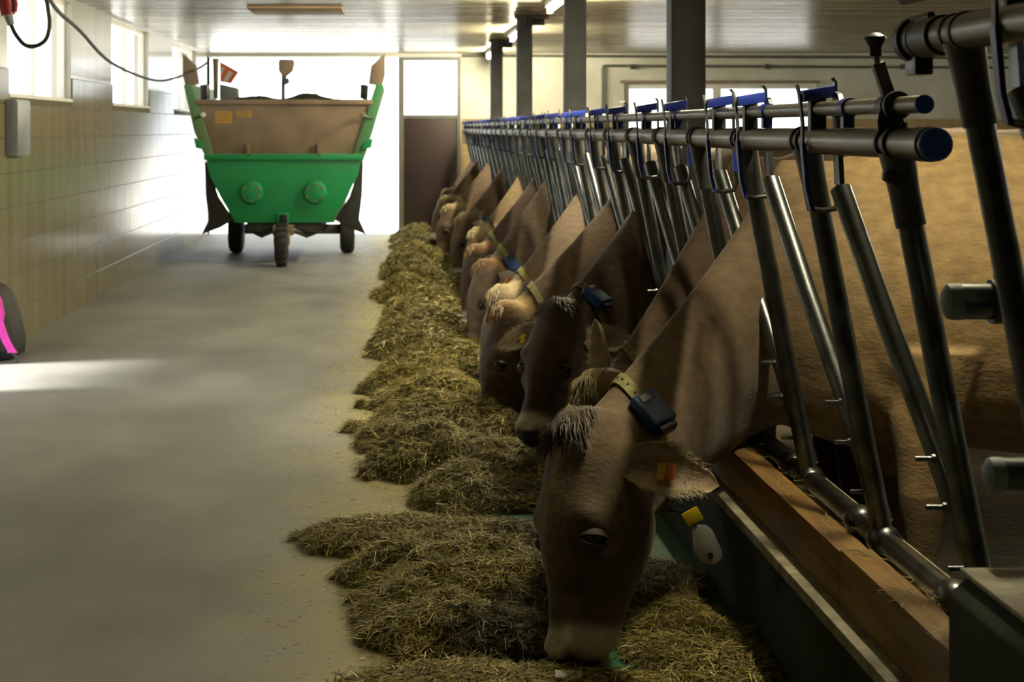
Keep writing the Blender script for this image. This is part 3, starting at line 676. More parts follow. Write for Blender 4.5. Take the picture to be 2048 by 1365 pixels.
    # collar around the neck
    if collar:
        ra, rb = nring(.815, .005), nring(.85, .005); rc, rd = nring(.85, .009), nring(.815, .009)
        cm_ = MB().loft([ra, rb, rc, rd, ra], cap=False); co_ = cm_.build('collar', collar, o)
        if tuft > 200:
            hm_ = MB()
            for j in range(0, NS, 1):
                p0 = (rc[j]+rd[j])/2; ax = nrm(p0-(rc.mean(0)+rd.mean(0))/2); hm_.lathe([(-.002, .004), (.0008, .004)], Vector(p0), Vector(ax), 8)
            hm_.build('punch_hole', 'black', co_)
        if tagcol:
            jf = blue/360*NS; j0 = int(jf) % NS; c = (rc[j0]+rd[j0])/2; cc = (rc.mean(0)+rd.mean(0))/2; ou = nrm(c-cc)
            tg = nrm(rc[(j0+1) % NS]-rc[(j0-1) % NS]); tg = nrm(tg-tg.dot(ou)*ou); sd = np.cross(tg, ou)
            mt = Matrix(((sd[0], tg[0], ou[0], c[0]), (sd[1], tg[1], ou[1], c[1]), (sd[2], tg[2], ou[2], c[2]), (0, 0, 0, 1)))
            tr = MB().box(-.036, .036, -.052, .045, -.004, .038, mt).build('transponder', 'tagblue', o, bevel=.009, segs=3)
            MB().box(-.020, .020, -.046, -.022, .0375, .041, mt).build('recess', 'black', tr, bevel=.002)
            MB().box(-.027, .027, .045, .062, -.002, .030, mt).build('strap_loop', 'black', tr, bevel=.006)
            if pend:
                q = rc[int(NS*.40)]; ys = nrm(A(-.15, -1, 0)); xs = A(1, -.15, 0)
                q = np.array(pend)
                MB().tube([tuple(nring(.83, .006)[int(NS*.47)]), tuple(q+A(-.02, 0, .03)), tuple(q+A(0, 0, -.004))], .0045, 8).build('pendant_strap', 'black', o)
                pl = [(0.034*math.cos(v), -.062+.034*math.sin(v)) for v in np.linspace(-math.pi*1.06, math.pi*.06, 16)]+[(.024, -.012), (.012, .0), (-.012, .0), (-.024, -.012)]
                pw = MB().prism(pl, lambda u, v, dd: Vector(q+xs*(u+.012)+A(0, 0, 1)*v*1.0+xs*(-v*.25)+ys*dd), -.0022, .0022).build('pendant', pendmat, o, bevel=.001)
                MB().lathe([(-.004, .0), (-.004, .008), (.004, .008), (.0045, 0)], Vector(q+xs*.034+A(0, 0, -.074)+ys*.001), Vector(ys), 12).build('rivet', 'black', pw)
                MB().box(-.022, .022, -.004, .004, -.016, .020, Matrix.Translation(Vector(q+A(-.008, 0, .018)))@Matrix.Rotation(-.5, 4, 'Y')).build('pendant_clip', 'yellow', o, bevel=.003)
    # ear tags
    for s_, ct in (eartag or []):
        du, dn, da, droop = ears[0 if s_ > 0 else 1][:4]; root = P+(a*.105+l*s_*.088-n*.125)*hs; d = nrm(l*s_*du+n*dn+a*da); op = nrm(n-.25*a); op = nrm(op-op.dot(d)*d); wv = np.cross(d, op)
        c = root+d*.085*hs+op*.012+wv*s_*.012
        mt = Matrix(((d[0], wv[0], op[0], c[0]), (d[1], wv[1], op[1], c[1]), (d[2], wv[2], op[2], c[2]), (0, 0, 0, 1)))
        tg_ = MB().box(-.018, .002, -.022, .020, .0, .003, mt).build('ear_tag', 'yellow', o, bevel=.0015)
        MB().lathe([(0, .006), (.004, .006), (.006, .003)], Vector(c+op*.004), Vector(op), 10).build('tag_stud', 'yellow', tg_)
        if ct == 2: MB().box(.004, .024, -.024, .016, .0, .004, mt@Matrix.Rotation(.45, 4, 'Y')).build('ear_tag', 'tagorange', o, bevel=.003)
    # forelock
    tc = A(*tuftcol)
    for _ in range(tuft):
        u, v_ = R.uniform(-1, 1), R.uniform(-.035, .05); p = P+(a*v_+l*u*.062+n*(.006+.10*max(0, v_)*.3-.02*(u*u)))*hs
        p = P+(a*v_+l*u*.066*(1-.3*(v_ < 0))+n*(.004-.07*max(0, -v_)/.035*.5-.025*u*u))*hs
        d1 = nrm(n*.8+a*.25+l*(u*.9+.25)+R.normal(0, .22, 3)); d2 = nrm(a*1.0+l*(u*.6+R.normal(0, .2))+n*.05); L_ = R.uniform(.028, .062)*hs
        strands.append((p, p+d1*L_*.45, p+d1*L_*.45+d2*L_*.7, (.0013 if tuft > 500 else .002), tc*R.uniform(.55, 1.5)))
    if strands:
        vs, fs, cl = [], [], []
        for p0, p1, p2, wd, c_ in strands:
            sd = np.cross(p2-p0, A(.3, -.8, .5)); q = np.linalg.norm(sd); sd = sd/(q if q > 1e-6 else 1)*wd; b_ = len(vs)
            pm1 = p0*.3+p1*.6+p2*.1+0*p1
            vs += [p0-sd, p0+sd, pm1-sd*.9, pm1+sd*.9, (p1+p2)/2-sd*.7, (p1+p2)/2+sd*.7, p2]; fs += [(b_, b_+1, b_+3, b_+2), (b_+2, b_+3, b_+5, b_+4), (b_+4, b_+5, b_+6)]; cl += [(*c_, 1)]*7
        hm_ = bpy.data.meshes.new('forelock'); hm_.from_pydata((np.array(vs)-org).tolist(), [], fs); add_tint(hm_, np.clip(cl, 0, 1))
        h_ = link('forelock', hm_, 'hair', o, wl=Vector(org)); h_['kind'] = 'stuff'
    return o
lidmat = mat('eyelid_skin', (.045, .033, .025), .7, col2=(.035, .026, .02), scale=60)
pendmat = mat('clear_tag_plastic', (.42, .43, .42), .25, col2=(.34, .35, .34), scale=30, coat=.6)
EAR = ((1, -.35, .10, .4), (1, -.35, .10, .4))
B1 = (.20, .13, .075); B2 = (.175, .118, .08); B3 = (.13, .088, .063); B4 = (.33, .24, .14); B5 = (.24, .178, .128)
cream = (.50, .40, .24); org_ = (.34, .19, .08); dk = (.06, .045, .035)
cow(2, (.405, 4.33, .60), (.382, 4.17, .045), 33, (.42, .285, .135), (.17, .12, .08), 'nearest brown cow with dark face and white muzzle band, head down in front', .0085, ((1, -.55, .02, .5), (1, -.3, -.1, .4)), 11, blue=72, eartag=[(1, 2)], pend=tuple(px(1392, 1050, 4.42)), face=(.055, .040, .030), neck=(.115, .080, .053), tuft=800, tuftcol=(.11, .085, .06))  # dark face and neck also carry shade, golden flank also carries lamplight
cow(3, (.545, 5.18, .585), (.47, 5.02, .06), 18, B2, (.30, .22, .12), 'cow tucked behind the nearest one, ear raised beside its blue transponder', .011, ((.9, -.2, -.2, .3), (.15, .35, -1., 0., -.01)), 12, blue=95, collar='collar', tuft=260, tuftcol=(.34, .27, .14))
cow(5, (.60, 6.72, .655), (.475, 6.52, .18), 58, B3, (.08, .055, .04), 'dark-faced cow turned to the camera with both pale ears spread', .011, ((1, -.15, -.10, 0.), (1, .05, .12, .3)), 13, blue=60, eartag=[(1, 1), (-1, 1)], tuft=260, tuftcol=(.08, .055, .04))
cow(6, (.425, 7.62, .55), (.365, 7.5, .045), 14, B2, (.42, .27, .12), 'grey-brown cow in profile with reddish poll, muzzle in the hay', .012, EAR, 14, blue=110, tuft=200, tuftcol=(.36, .22, .10))
cow(8, (.485, 8.95, .50), (.44, 8.85, -.02), 16, B5, cream, 'cow with whitish poll and large blue transponder on a light brown neck', .013, EAR, 15, blue=85, tuft=120, tuftcol=(.5, .42, .25))
cow(11, (.493, 10.75, .50), (.44, 10.6, -.02), 20, B5, org_, 'cow with an orange ear tag and reddish poll behind the whitish one', .014, ((1, -.2, .1, 0), EAR[1]), 16, blue=80, eartag=[(1, 2)], tuft=100, tuftcol=(.36, .22, .1))
cow(12, (.485, 11.75, .525), (.44, 11.62, .03), 14, B3, org_, 'dark brown cow with orange-brown poll, nose by the middle hay heaps', .014, EAR, 17, blue=90, tuft=80, tuftcol=(.36, .22, .1))
cow(14, (.56, 13.2, .555), (.51, 13.1, .03), 14, B4, cream, 'cow with a pale yellowish lit neck and cream poll', .015, EAR, 18, collar='collar_dark', tagcol=False, tuft=80, tuftcol=(.5, .42, .22))
cow(17, (.53, 15.2, .56), (.48, 15.0, .03), 14, B2, (.30, .22, .13), 'mid brown cow with a small blue neck tag, muzzle above the far hay', .016, EAR, 19, blue=90, tuft=60, tuftcol=(.3, .22, .12))
cow(20, (.475, 17.2, .56), (.39, 17.0, .03), 16, B2, (.36, .27, .16), 'far cow with pale poll and dark lower face beside the door', .017, EAR, 20, blue=90, tagcol=False, tuft=50, tuftcol=(.35, .26, .15))
cow(23, (.50, 19.3, .57), (.37, 19.1, .10), 22, B1, cream, 'second farthest cow with a cream poll, near the maroon door', .018, EAR, 21, collar=None, tuft=50, tuftcol=cream)
cow(25, (.56, 20.7, .60), (.44, 20.55, .10), 18, B3, (.25, .17, .1), 'farthest cow in the row, only neck and poll showing', .018, EAR, 22, collar=None, tuft=40, tuftcol=(.25, .17, .1))

# ------------------------------------------------------------------ hay windrow
mounds = [  # x, y, rx, ry, h
    (.28, 3.95, .46, .34, .05), (.16, 4.62, .26, .30, .07), (.24, 4.95, .36, .34, .11), (.10, 5.22, .27, .24, .09), (.03, 5.62, .34, .26, .045), (.30, 5.55, .22, .25, .05),
    (.27, 6.30, .22, .32, .09), (.40, 6.75, .30, .30, .10), (.16, 6.90, .26, .34, .13), (.26, 7.45, .36, .36, .15), (.10, 7.75, .24, .30, .11), (.22, 8.35, .30, .36, .13), (.10, 9.0, .26, .34, .14),
    (.26, 9.5, .30, .4, .15), (.09, 10.5, .26, .45, .15), (.24, 11.1, .30, .45, .16), (.12, 11.9, .22, .42, .14), (.22, 12.7, .28, .5, .15), (.10, 13.7, .25, .5, .16), (.22, 14.6, .27, .55, .16),
    (.12, 15.8, .26, .55, .19), (.22, 16.6, .3, .6, .22), (.2, 18.0, .26, .5, .12), (.22, 19.4, .25, .6, .13), (.24, 20.7, .27, .5, .19),
    (.74, 4.35, .18, .5, .045), (.70, 5.1, .16, .22, .03), (.62, 6.4, .22, .5, .06), (.55, 8.0, .3, .8, .07), (.5, 10, .35, 1., .07), (.48, 12, .35, 1.2, .07), (.48, 14.5, .32, 1.2, .07), (.46, 17, .3, 1.4, .07), (.46, 20, .3, 1.2, .07)]
def mnz(x, y, s): return mnoise.noise(Vector((x*s, y*s, 3.7)))
MA = np.array(mounds)
def hay_h(x, y):
    r = ((x-MA[:, 0])/MA[:, 2])**2+((y-MA[:, 1])/MA[:, 3])**2
    wob = 1+.45*mnz(x, y, 4.5)+.35*mnz(x, y, 13.)+.2*mnz(x, y, 31.)
    hh = MA[:, 4]*np.clip(1-r*wob, -.25, 1)
    hp = hh.max(); v = hp if hp <= 0 else (np.clip(hh, 0, None)**3).sum()**(1/3)
    if v > 0: v = v*(1+.38*mnz(x, y, 8)+.30*mnz(x, y, 19.)+.2*mnz(x, y, 45.))+.012
    return v
gx = np.arange(-.45, .90, .025); gy = np.concatenate([np.arange(3.55, 8.5, .025), np.arange(8.5, 21.4, .06)])
G = np.array([[hay_h(x, y) for x in gx] for y in gy])
vs = [(float(x), float(y), float(max(h, -.02))) for y, row in zip(gy, G) for x, h in zip(gx, row)]
nx = len(gx); fs = []
for i in range(len(gy)-1):
    for j in range(nx-1):
        if max(G[i, j], G[i+1, j], G[i, j+1], G[i+1, j+1]) > 0: fs.append((i*nx+j, i*nx+j+1, (i+1)*nx+j+1, (i+1)*nx+j))
hm = bpy.data.meshes.new('hay_windrow'); hm.from_pydata(vs, [], fs); hm.polygons.foreach_set('use_smooth', [True]*len(hm.polygons)); hm.update()
hay = link('hay_windrow', hm, 'haybase')
tag(hay, 'long heaped row of olive green hay lying before the feeding cows', 'hay', kind='stuff')
def interp(x, y):
    i = np.clip(np.searchsorted(gy, y)-1, 0, len(gy)-2); j = np.clip(((x-gx[0])/.025).astype(int), 0, nx-2)
    fy = (y-gy[i])/(gy[i+1]-gy[i]); fx_ = (x-gx[j])/.025
    h = G[i, j]*(1-fx_)*(1-fy)+G[i, j+1]*fx_*(1-fy)+G[i+1, j]*(1-fx_)*fy+G[i+1, j+1]*fx_*fy
    return h
def blades(name, parent, N, ysel, lo, hi, wd, thr, lift, label=None, onfloor=False):
    x = rng.uniform(-.45, .9, N); y = ysel(N); h = interp(x, y)
    if onfloor: keep = (h < .002) & (rng.random(N) < np.exp(-np.clip(-(x+.05), 0, 3)/.16))
    else: keep = h > thr
    x, y, h = x[keep], y[keep], h[keep]; n_ = len(x)
    if onfloor: h = np.zeros(n_)
    L_ = rng.uniform(lo, hi, n_)*rng.uniform(.5, 1, n_); az = rng.uniform(0, 2*math.pi, n_); el = rng.normal(.10, .33, n_)*lift
    d = np.stack([np.cos(az)*np.cos(el), np.sin(az)*np.cos(el), np.sin(el)], 1)
    sd = np.stack([-np.sin(az), np.cos(az), rng.normal(0, .5, n_)], 1); sd /= np.linalg.norm(sd, axis=1)[:, None]; sd *= (wd*rng.uniform(.5, 1.3, n_))[:, None]
    c = np.stack([x, y, h+.002+rng.uniform(0, .012, n_)*lift], 1); mid = c+np.stack([np.zeros(n_), np.zeros(n_), L_*.12*lift], 1)
    p0 = c-d*L_[:, None]/2; p2 = c+d*L_[:, None]/2; 
    if onfloor: p0[:, 2] = np.maximum(p0[:, 2], .001); p2[:, 2] = np.maximum(p2[:, 2], .001)
    else:
        p0[:, 2] = np.maximum(p0[:, 2], .004); p2[:, 2] = np.maximum(p2[:, 2], .004)
    vv = np.stack([p0-sd*.6, p0+sd*.6, mid-sd, mid+sd, p2], 1).reshape(-1, 3)
    b_ = np.arange(n_)*5
    q = np.stack([b_, b_+1, b_+3, b_+2], 1); t_ = np.stack([b_+2, b_+3, b_+4], 1)
    me = bpy.data.meshes.new(name); me.vertices.add(len(vv)); me.vertices.foreach_set('co', vv.astype(np.float32).ravel())
    loops = np.concatenate([q, t_], 1).ravel(); me.loops.add(len(loops)); me.loops.foreach_set('vertex_index', loops.astype(np.int32))
    starts = np.stack([np.arange(n_)*7, np.arange(n_)*7+4], 1).ravel(); me.polygons.add(n_*2); me.polygons.foreach_set('loop_start', starts.astype(np.int32))
    pal = 1.75*np.array([(.085, .070, .014), (.13, .105, .022), (.19, .155, .035), (.27, .215, .055), (.10, .10, .020), (.055, .042, .010), (.42, .35, .13), (.20, .13, .035), (.60, .55, .36)])
    ci = rng.choice(len(pal), n_, p=[.19, .20, .16, .11, .12, .11, .055, .035, .02]); cl = pal[ci]*rng.uniform(.75, 1.25, (n_, 1))
    me.update(); me.validate()
    add_tint(me, np.repeat(np.concatenate([cl, np.ones((n_, 1))], 1), 5, 0))
    o = link(name, me, 'hay', parent); o['kind'] = 'stuff'
    return o
blades('hay_blades', hay, 330000, lambda N: 3.6+5.6*rng.random(N)**1.15, .025, .115, .0014, 0.0, 1.)
blades('hay_blades_far', hay, 150000, lambda N: rng.uniform(9., 21.3, N), .04, .11, .003, 0.0, 1.)
bf = blades('loose_straw', None, 60000, lambda N: rng.uniform(3.6, 21, N), .008, .04, .0012, 0, .1, onfloor=True)
tag(bf, 'loose bits of straw scattered on the concrete beside the hay row', 'straw', kind='stuff')

n_ = 2600; x = rng.uniform(.93, 1.12, n_); y = 3.0+8*rng.random(n_)**1.6; z = np.where(x < 1.0, .4255, .368)
cl_ = [mnz(a, b, 6) for a, b in zip(x, y)]; kp = np.array(cl_)+rng.normal(0, .25, n_) > .0; x, y, z = x[kp]+bx(y[kp]), y[kp], z[kp]; n_ = len(x)
az = rng.uniform(0, math.pi, n_); L_ = rng.uniform(.008, .04, n_); d = np.stack([np.cos(az), np.sin(az), np.zeros(n_)], 1)*L_[:, None]; sd = np.stack([-np.sin(az), np.cos(az), np.zeros(n_)], 1)*.0012
c = np.stack([x, y, z+rng.uniform(.0005, .004, n_)], 1); vv = np.stack([c-d-sd, c-d+sd, c+d+sd*.5, c+d-sd*.5], 1).reshape(-1, 3)
me = bpy.data.meshes.new('kerb_straw'); me.from_pydata(vv.tolist(), [], (np.arange(n_*4).reshape(-1, 4)).tolist()); add_tint(me, np.repeat(np.concatenate([np.array([[.36, .28, .09]])*rng.uniform(.5, 1.4, (n_, 1)), np.ones((n_, 1))], 1), 4, 0))
tag(link('kerb_straw', me, 'hay'), 'bits of straw littering the wooden kerb below the fence', 'straw', kind='stuff')

# ------------------------------------------------------------------ feed wagon
WX, WY = -1.075, 17.3
wg = empty('feed_wagon', (WX, WY+1.2, 0), 'green and brown feed mixer wagon parked in the bright far gateway', 'wagon')
def wp(x, y): return (x-VX)*WY/F, H-(y-VY)*WY/F
def poly(pts): return [wp(*p) for p in pts]
fn = lambda a, b, d: (a, d, b)
MB().prism(poly([(412, 318), (723, 318), (716, 350), (690, 400), (662, 446), (472, 446), (444, 400), (418, 350)]), fn, WY, WY+.05).build('lower_panel', 'green', wg, bevel=.006)
MB().prism(poly([(393, 207), (742, 207), (706, 310), (426, 310)]), fn, WY+.02, WY+.06).build('tailgate', 'tan', wg, bevel=.004)
MB().prism(poly([(388, 199), (746, 199), (746, 209), (388, 209)]), fn, WY-.01, WY+.08).build('tailgate_rim', 'tan', wg, bevel=.006)
MB().prism(poly([(408, 308), (728, 308), (728, 320), (408, 320)]), fn, WY-.03, WY+.08).build('cross_beam', 'green', wg, bevel=.006)
for x in (497, 638): MB().prism(poly([(x-4, 287), (x+1, 287), (x+5, 312), (x-4, 312)]), fn, WY-.03, WY+.02).build('gusset', 'tan', wg, bevel=.003)
for s_ in (0, 1):
    mr = (lambda pts: [(1134-x, y) for x, y in pts]) if s_ else (lambda pts: pts)
    MB().prism(poly(mr([(367, 170), (382, 168), (428, 310), (410, 314), (388, 262)])), fn, WY+.0, WY+.05).build('corner_panel', 'greentan', wg, bevel=.004)
    MB().prism(poly(mr([(367, 170), (374, 168), (418, 312), (472, 446), (466, 446), (410, 314)])), fn, WY+.05, WY+2.5).build('side_wall', 'greentan', wg, bevel=.004)
    MB().prism(poly(mr([(364, 106), (369, 110), (392, 132), (397, 168), (370, 172), (364, 150)])), fn, WY+.04, WY+.09).build('side_wing', 'tan', wg, bevel=.008)
    MB().prism(poly(mr([(388, 276), (404, 284), (412, 300), (392, 296)])), fn, WY-.02, WY+.12).build('bracket', 'green', wg, bevel=.004)
    MB().prism(poly(mr([(398, 170), (413, 168), (414, 196), (400, 200)])), fn, WY+.08, WY+.3).build('hinge_block', 'black', wg, bevel=.01)
    MB().prism(poly(mr([(408, 320), (414, 330), (436, 395), (466, 440), (440, 456), (402, 470), (416, 440), (410, 390)])), fn, WY+.06, WY+.085).build('rubber_flap', 'rubber', wg, bevel=.003)
    p_ = [wp(*q) for q in mr([(388, 237), (400, 234), (408, 230)])]
    MB().tube([(a, WY-.01-.02*i, b) for i, (a, b) in enumerate(p_)], .008, 8).build('lamp_stalk', 'black', wg)
    MB().lathe([(0, .0), (.004, .022), (.02, .028), (.04, .024), (.045, 0)], (p_[2][0], WY-.09, p_[2][1]), (0, 1, 0), 16).build('lamp', 'whiteplastic' if not s_ else 'tan', wg)
    cx, cz = wp(503 if not s_ else 630, 385)
    hb = MB().lathe([(0, .112), (-.02, .115), (-.035, .108), (-.05, .10), (-.058, .06), (-.06, 0)], (cx, WY, cz), (0, 1, 0), 28).build('auger_hub', 'green', wg)
    for q in range(6): MB().lathe([(0, .0), (0, .013), (-.012, .013), (-.014, 0)], (cx+.082*math.cos(q*math.pi/3+.5), WY-.052, cz+.082*math.sin(q*math.pi/3+.5)), (0, 1, 0), 8).build('bolt', 'tan', hb)
    wx_ = WX+(-.59 if not s_ else .575)
    wh = MB().lathe([(-.075, .10), (-.075, .19), (-.06, .225), (-.03, .235), (.03, .235), (.06, .225), (.075, .19), (.075, .10)], (wx_, 18.9, .235), (1, 0, 0), 28).build('wheel', 'rubber', wg)
    MB().lathe([(-.06, 0), (-.06, .04), (-.05, .105), (.05, .105), (.06, .04), (.06, 0)], (wx_, 18.9, .235), (1, 0, 0), 20).build('rim', 'tan', wh)
MB().box(WX-.5, WX+.5, 18.84, 18.96, .20, .30).build('axle', 'steel_dark', wg, bevel=.01)
MB().box(WX-.36, WX+.36, WY+.1, WY+2.4, .30, .42).build('chassis', 'steel_dark', wg, bevel=.01)
cx, cz = wp(567, 437)
MB().box(cx-.055, cx+.055, WY-.05, WY+.05, cz-.06, cz+.055).build('drawbar_socket', 'green', wg, bevel=.006)
MB().box(cx-.038, cx+.038, WY-.052, WY-.046, cz-.042, cz+.038).build('socket_opening', 'black', wg, bevel=.002)
MB().box(cx-.10, cx+.10, WY-.10, WY+.15, cz-.16, cz-.06).build('steer_head', 'tan', wg, bevel=.012)
for s_ in (-1, 1): MB().tube([(cx+s_*.06, WY, cz-.10), (cx+s_*.22, WY+.1, cz-.17), (cx+s_*.34, WY+.3, cz-.13)], .025, 8).build('steer_rod', 'steel_dark', wg)
MB().box(cx-.075, cx+.075, 16.98, 17.12, .20, cz-.13).build('wheel_fork', 'tan', wg, bevel=.012)
wh = MB().lathe([(-.06, .08), (-.06, .15), (-.045, .19), (-.02, .20), (.02, .20), (.045, .19), (.06, .15), (.06, .08)], (cx, 17.0, .20), (1, 0, 0), 26).build('steer_wheel', 'rubber', wg)
MB().lathe([(-.062, 0), (-.062, .03), (-.05, .085), (.05, .085), (.062, .03), (.062, 0)], (cx, 17.0, .20), (1, 0, 0), 18).build('rim', 'tan', wh)
for q in range(18):
    aa = q*2*math.pi/18; mt = Matrix.Translation((cx, 17.0, .2))@Matrix.Rotation(aa, 4, 'X')
    MB().box(-.05, .05, -.012, .012, .192, .208, mt).build('tread_lug', 'rubber', wh, bevel=.003)
MB().prism(poly([(430, 222), (464, 222), (464, 247), (430, 247)]), fn, WY+.0165, WY+.0195).build('warning_decal', 'sticker', wg, smooth=0)
MB().prism(poly([(472, 222), (503, 222), (503, 234), (472, 234)]), fn, WY+.0165, WY+.0195).build('warning_decal', 'sticker', wg, smooth=0)
for i_, (dx, dy, ww) in enumerate(((433, 227, 26), (433, 233, 22), (433, 239, 26), (474, 226, 26), (474, 230, 20))):
    MB().prism(poly([(dx, dy), (dx+ww, dy), (dx+ww, dy+2), (dx, dy+2)]), fn, WY+.0155, WY+.017).build('decal_line', 'tan', wg, smooth=0)
# sensor on a pole at the hopper rim
cx, _z = wp(562, 200)
MB().tube([(cx, WY+.35, H+.2), (cx, WY+.35, wp(0, 165)[1]), (cx+.012, WY+.35, wp(0, 145)[1])], [.018, .018, .028], 10).build('sensor_pole', 'steel_dark', wg)
sb = MB().prism(poly([(553, 119), (557, 116), (583, 117), (585, 124), (581, 140), (566, 152), (557, 146), (553, 138)]), fn, WY+.30, WY+.42).build('sensor_head', 'tan', wg, bevel=.008)
MB().prism(poly([(562, 157), (572, 154), (575, 163), (566, 168)]), fn, WY+.32, WY+.38).build('pole_clamp', 'steel_dark', wg, bevel=.004)
# post, grey box and striped warning board at the left rim
cx, _z = wp(419, 200)
MB().tube([(cx, WY+.6, H+.3), (cx, WY+.6, wp(0, 128)[1]), (cx, WY+.6, wp(0, 112)[1])], [.022, .028, .034], 10).build('marker_post', 'tan', wg)
wb = MB().prism(poly([(427, 118), (466, 140), (450, 164), (428, 160)]), fn, WY+.62, WY+.64).build('warning_board', 'orange', wg, smooth=0)
MB().prism(poly([(429, 131), (438, 130), (430, 148)]), fn, WY+.612, WY+.621).build('board_stripe', 'whiteplastic', wb, smooth=0)
MB().prism(poly([(446, 137), (455, 142), (440, 162), (434, 158)]), fn, WY+.612, WY+.621).build('board_stripe', 'whiteplastic', wb, smooth=0)
MB().prism(poly([(428, 165), (466, 174), (466, 197), (428, 197)]), fn, WY+.55, WY+.75).build('control_box', 'boxgrey', wg, bevel=.01)
# feed in the hopper
lx = np.linspace(-.80, .80, 44); ly = np.linspace(WY+.07, WY+2.45, 50); lv = []
for yy in ly:
    for xx in lx:
        pxx = xx/WY*F+567
        z = 1.575+.07*math.exp(-((xx-.22)/.20)**2)+.045*math.exp(-((xx+.30)/.2)**2)+.055*math.exp(-((xx-.02)/.1)**2)*0+.02*mnz(xx+5, yy, 6)+.014*mnz(xx, yy, 17)
        z -= .10*max(0, (abs(xx)-.60)/.25); e = min((yy-ly[0])/.15, 1); lv.append((WX+xx, yy, 1.50+(z-1.50)*e))
n_ = len(lx); lf = [(i*n_+j, i*n_+j+1, (i+1)*n_+j+1, (i+1)*n_+j) for i in range(len(ly)-1) for j in range(n_-1)]
lm = bpy.data.meshes.new('feed_load'); lm.from_pydata(lv, [], lf); lm.polygons.foreach_set('use_smooth', [True]*len(lf)); lm.update()
lo = link('feed_load', lm, 'load'); tag(lo, 'dark heap of loose feed filling the wagon hopper', 'feed', kind='stuff'); rebase(lo, (WX, WY+1.2, 1.5))

# ------------------------------------------------------------------ wall box, cables, plug, backpack, white plate
bxr = empty('wall_box', (XL, 10.75, 1.14), 'grey metal switch box on the tiled left wall under the window', 'box')
MB().box(XL+.0125, XL+.075, 10.57, 10.96, 1.14, 1.475).build('housing', 'boxgrey', bxr, bevel=.006)
MB().box(XL+.075, XL+.082, 10.58, 10.95, 1.15, 1.465).build('lid', 'boxgrey', bxr, bevel=.003)
def spline(pts, n=10):
    pts = [Vector(p) for p in pts]; out = []; P_ = [pts[0]*2-pts[1]]+pts+[pts[-1]*2-pts[-2]]
    for i in range(1, len(P_)-2):
        a, b, c, d = P_[i-1:i+3]
        for k in range(n):
            t = k/n; out.append(.5*((2*b)+(c-a)*t+(2*a-5*b+4*c-d)*t*t+(3*b-a-3*c+d)*t**3))
    return out+[pts[-1]]
cb = MB().tube(spline([(-1.62, 7.95, ZC-.016), px(98, -4, 9.0), px(160, 62, 10.8), px(225, 127, 13), px(310, 161, 15.4), px(360, 153, 16.7), px(395, 138, 17.5), px(414, 126, 17.88)]), .011, 8).build('hanging_cable', 'cable')
tag(rebase(cb, (-1.62, 7.95, ZC)), 'long black cable sagging from the ceiling down to the wagon', 'cable')
pg = empty('power_plug', tuple(px(10, 20, 8.6)), 'red power plug hanging at the top left corner', 'plug')
pq = px(8, -20, 8.6); p2 = px(16, 30, 8.6); p3 = px(22, 50, 8.6)
MB().tube([pq, pq.lerp(p2, .5), p2], [.036, .042, .036], 18).build('plug_body', 'red', pg)
MB().tube([px(27, -10, 8.58), px(32, 8, 8.58), px(30, 24, 8.58)], .010, 8).build('locking_clip', 'red', pg)
MB().tube([p2, p3], [.024, .016], 14).build('strain_relief', 'greycap', pg)
MB().tube([pq, (pq.x, pq.y, ZC-.016)], .014, 10).build('hanger', 'cable', pg)
MB().tube(spline([p3, px(32, 70, 8.6), px(50, 90, 8.6), px(72, 92, 8.6), px(92, 78, 8.6), px(99, 48, 8.6), px(95, 10, 8.6), px(88, -40, 8.6), (-1.60, 8.6, ZC-.016)]), .010, 8).build('cord', 'cable', pg)

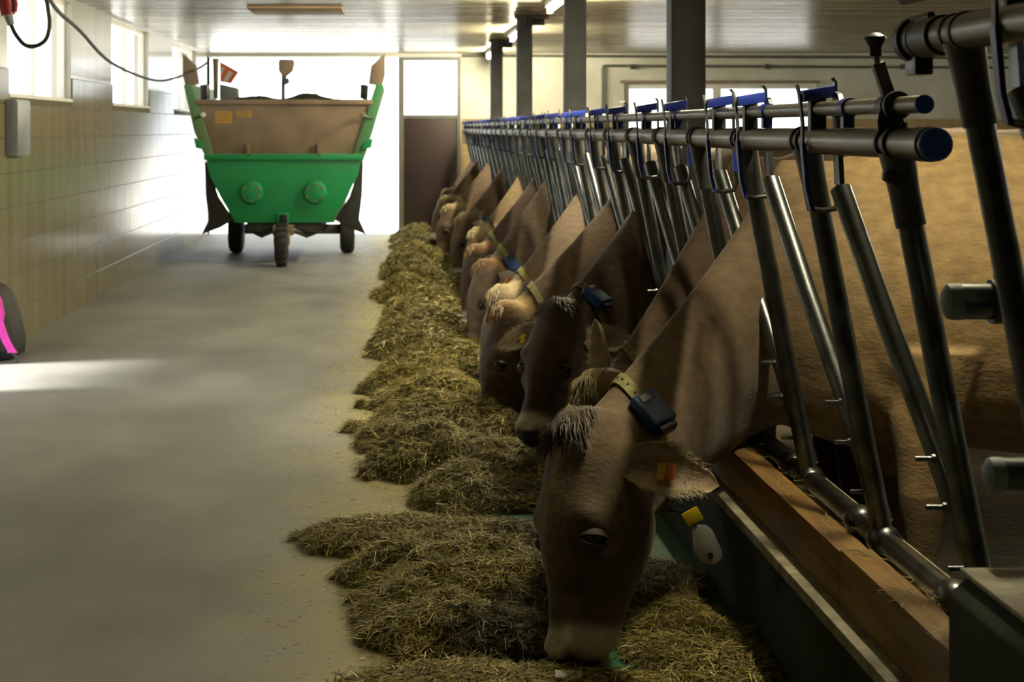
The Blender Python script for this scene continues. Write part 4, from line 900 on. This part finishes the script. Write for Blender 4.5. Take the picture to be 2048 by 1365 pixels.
bp = empty('backpack', (-2.22, 10.2, 0), 'pink and black backpack leaning on the tiled wall at left', 'backpack')
def bring(z, x0, x1, y0, y1, e=3.):
    cx, cy = (x0+x1)/2, (y0+y1)/2; return [(cx+(x1-x0)/2*math.copysign(abs(math.cos(q))**(2/e), math.cos(q)), cy+(y1-y0)/2*math.copysign(abs(math.sin(q))**(2/e), math.sin(q)), z) for q in rig(28)]
MB().loft([bring(z, XL+.014, x1, y0, y1) for z, x1, y0, y1 in ((.0, -2.16, 10.08, 10.42), (.02, -2.125, 10.05, 10.45), (.10, -2.12, 10.04, 10.46), (.20, -2.14, 10.04, 10.46), (.30, -2.17, 10.05, 10.45), (.37, -2.20, 10.08, 10.42), (.41, -2.235, 10.13, 10.36), (.42, -2.26, 10.18, 10.32))]).build('bag_body', 'rubber', bp, smooth=60)
MB().loft([bring(z, XL+.03, x1, 10.02, 10.20) for z, x1 in ((.06, -2.16), (.08, -2.145), (.2, -2.165), (.30, -2.195), (.38, -2.235), (.40, -2.26))]).build('front_pocket', 'rubber', bp, smooth=60)
MB().loft([bring(z, x0, x1, 9.985, 10.10) for z, x0, x1 in ((.20, -2.285, -2.185), (.27, -2.285, -2.180), (.34, -2.285, -2.195), (.40, -2.28, -2.225), (.43, -2.275, -2.25))]).build('pink_panel', 'pink', bp, smooth=60)
MB().ribbon(spline([(-2.205, 9.99, .30), (-2.19, 9.975, .22), (-2.155, 9.965, .13), (-2.115, 9.965, .06)]), (1, 0, 0), .045, .014, (0, 1, 0)).build('shoulder_strap', 'pink', bp)
MB().ribbon(spline([(-2.128, 9.97, .07), (-2.105, 9.97, .04), (-2.09, 9.97, .008), (-2.13, 9.97, .006)]), (1, 0, 0), .016, .008, (0, 1, 0)).build('webbing_tail', 'black', bp)
MB().box(-2.145, -2.112, 9.962, 9.978, .06, .072).build('buckle', 'whiteplastic', bp, bevel=.002)

q = px(1135, 1352, 4.02)
wp_ = MB().prism([(-.030, -.02), (.028, -.024), (.033, .016), (-.027, .02)], lambda a, b, d: (q.x+a, q.y+b-.01, d+.25*b), .074, .084).build('white_plate', 'whiteplastic', bevel=.002)
tag(rebase(wp_, (q.x, q.y, .045)), 'small white plate lying in the hay under the nearest muzzle', 'plate')
